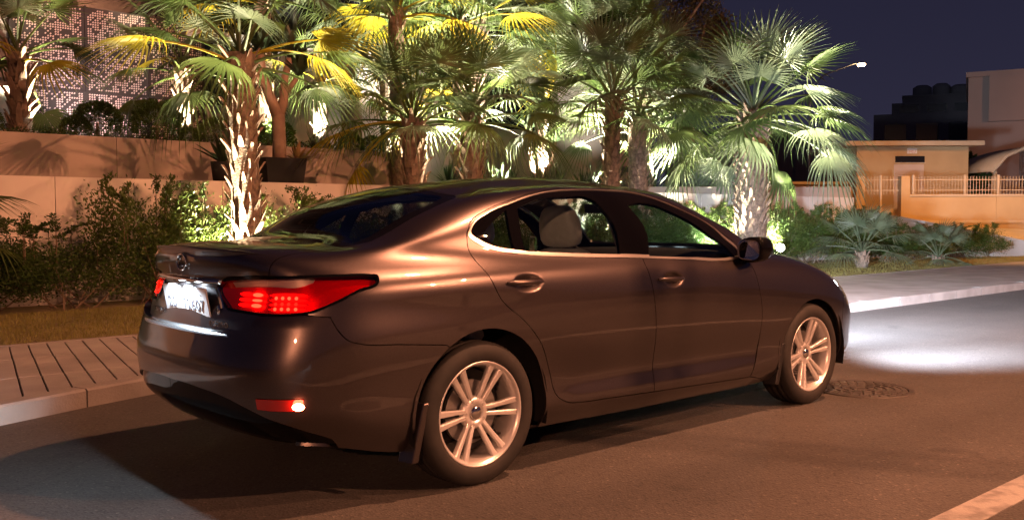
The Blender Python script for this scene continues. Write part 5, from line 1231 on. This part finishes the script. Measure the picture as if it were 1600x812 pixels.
# ------------------------------------------------------------------ lamps
SODIUM=(1.0,.38,.185); WARM=(1.0,.83,.56); COOL=(1.0,.89,.68)
POLE=mat('galvanised pole',(.25,.25,.25),.5,.6); LAMPGLOW=emis('sodium lamp',(1,.62,.30),60)
def street_lamp(x,y,h,ax,ay,label,power,target=None,size=.12,ang=150,col=SODIUM,glow=LAMPGLOW,gs=1.0):
    l=empty('street_lamp',(x,y,0)); tag(l,label,'street lamp','street lamps')
    MB().tube([(0,0,0),(0,0,h*.5),(0,0,h-.3-.35*math.hypot(ax,ay))],[.09,.07,.05],10).build('pole',POLE,l,True)
    MB().tube([(0,0,h-.35-.35*math.hypot(ax,ay)),(ax*.3,ay*.3,h-.2*math.hypot(ax,ay)),(ax*.9,ay*.9,h+.05)],.035,8).build('arm',POLE,l,True)
    hd=MB().lathe([(.10,-.06),(.17,-.05),(.20,0),(.14,.07),(0,.10)],14,c=(ax,ay,h+.04)).build('head',POLE,l,True)
    MB().lathe([(0,-.075*gs),(.09*gs,-.06*gs),(.10*gs,-.04)],14,c=(ax,ay,h+.03)).build('lamp_glass',glow,hd,True)
    if power: spot('lamp_light',(ax,ay,h-.10),target or (ax,ay,0),power,col,ang,.4,size,l)
    return l
street_lamp(4.2,-7.0,9.0,-.3,3.8,'sodium street lamp on the far side of the road ahead of the car',4700,(-3-4.2,2.5+7.0,-0),size=.16)
street_lamp(-22.3,-22.0,9.0,.2,1.0,'far sodium street lamp down the road behind the car',15000,(22,20,-8),size=.15,ang=70)
street_lamp(4.9,-8.1,5.2,-.3,1.9,'short sodium lamp post on the far side of the road abreast of the car',1400,(-6,11,-4),size=.07)
street_lamp(9.8,-18.9,9.2,-.3,1.2,'tall sodium street lamp across the wide road facing the garden',17000,(-9,26,-4),size=.12,ang=95)
street_lamp(51.9,28.6,11.2,2.5,-2.2,'distant lit street lamp beside the thick palm crown',900,gs=2.6)
street_lamp(25.5,4.2,8.0,.6,1.2,'sodium street lamp lighting the ochre boundary wall',4600,(4,7,-7),ang=120,size=.15,col=(1.0,.40,.10))
street_lamp(56.5,8.5,8.5,.3,.8,'unseen sodium lamp added to light the tan building',1500,(6,14,-3),ang=130,size=.15)  # added out of view to brighten the tan facade
# garden spotlights: a small body on a stake at each palm's foot
FIX=mat('spotlight body',(.03,.03,.03),.4,.5); FGLOW=emis('spotlight glass',(1,.93,.78),120)
def uplight(x,y,z,target,power,col=WARM,ang=75,label='small black garden spotlight at a palm foot',stake=.12,big=1.0):
    u=empty('garden_spotlight',(x,y,z)); tag(u,label,'spotlight','garden spotlights')
    d=(Vector(target)-Vector((x,y,z+stake))).normalized(); q=d.to_track_quat('Z','Y')
    MB().tube([(0,0,0),(0,0,stake)],.012,6).build('stake',FIX,u)
    h=MB().lathe([(0,-.06),(.035,-.06),(.045,.03),(.04,.03),(.038,.02)],12).build('housing',FIX,u,True,loc=(0,0,stake+.02)); h.rotation_euler=q.to_euler(); h.scale=(big,big,big)
    g=MB().lathe([(0,.024),(.037,.022)],12).build('glass',FGLOW,h)
    p=Vector((0,0,stake+.02))+d*.05*big
    s=spot('spot_light',p,p+d,power,col,ang,.7,.03,u)
UP=[(2.40,7.45,.12,(2.85,7.62,2.6),240,WARM),(3.45,7.6,.12,(3.1,7.65,3.6),45,WARM),(3.3,8.05,.12,(3.0,7.7,3.9),120,WARM),
 (6.75,7.9,.12,(6.3,8.6,3.4),330,WARM),
 (8.3,9.4,1.8,(7.75,8.85,3.8),200,WARM),(9.2,9.5,1.8,(8.2,9.2,4.6),200,COOL),
 (10.75,8.75,.12,(11.05,8.5,3.9),330,COOL),(12.75,9.4,1.8,(12.15,8.85,3.9),220,COOL),(11.7,9.4,1.8,(11.5,9.2,4.5),220,COOL),
 (14.72,6.95,.14,(6.5,-.5,1.6),9,COOL),(13.6,8.0,.12,(13.8,7.65,4.2),520,COOL),(15.55,7.9,.12,(15.25,7.6,4.2),620,COOL),
 (1.42,11.2,2.43,(1.1,11.6,3.9),70,WARM),(3.42,11.0,2.43,(3.6,11.5,4.1),70,WARM),(5.85,10.9,2.43,(6.15,11.4,4.1),110,COOL),
 (10.7,10.0,1.8,(10.95,10.6,3.6),150,COOL),(9.3,9.9,1.8,(9.6,10.5,5.2),230,COOL),(4.9,10.9,2.43,(5.2,11.6,5.0),130,WARM),(2.3,11.3,2.43,(2.7,12.9,3.6),15,(1,.80,.70)),(8.3,10.4,1.8,(8.8,13,3.3),8,COOL),(14.9,10,1.8,(15,12,4.5),40,COOL)]
UP+=[(8.3,11.4,1.8,(8.1,11.9,6.2),420,COOL),(11.9,10.9,1.8,(11.9,11.5,6.4),420,COOL),(9.6,7.65,.12,(9.6,8.6,1.3),2,COOL),(7.4,9.7,1.8,(7.2,10.2,4.6),200,WARM),(8.9,9.55,1.8,(8.8,10.1,4.4),230,COOL),(12.6,9.6,1.8,(12.9,10.3,4.8),260,COOL),(14.0,9.5,1.8,(13.7,9.9,3.9),220,COOL)]
def short(t):
    return ' '.join(t.split()[:11])
PLM2=[o for o in COL.objects if o.name.startswith('fan_palm')]; cnt={}
for i,(x,y,z,t,p,c) in enumerate(UP):
    near=min(PLM2,key=lambda o:(o.location.x-x)**2+(o.location.y-y)**2)
    cnt[near.name]=cnt.get(near.name,0)+1; num=['','second ','third ','fourth ','fifth '][cnt[near.name]-1]
    uplight(x,y,z,t,p*22,c,90 if i in(9,10,11) else 75,label='flood light on a stake glaring beside the thickest palm' if i==9 else 'small '+num+'spotlight near the '+short(near['label']),stake=.44 if i==9 else .10,big=2.3 if i==9 else 1)
# low beam of another car standing across the road, out of view
spot('passing_car_beam',(-3.05,-12.2,.75),(-2.6,1.4,.25),9000,(.86,.93,1.0),13,.5,.06)
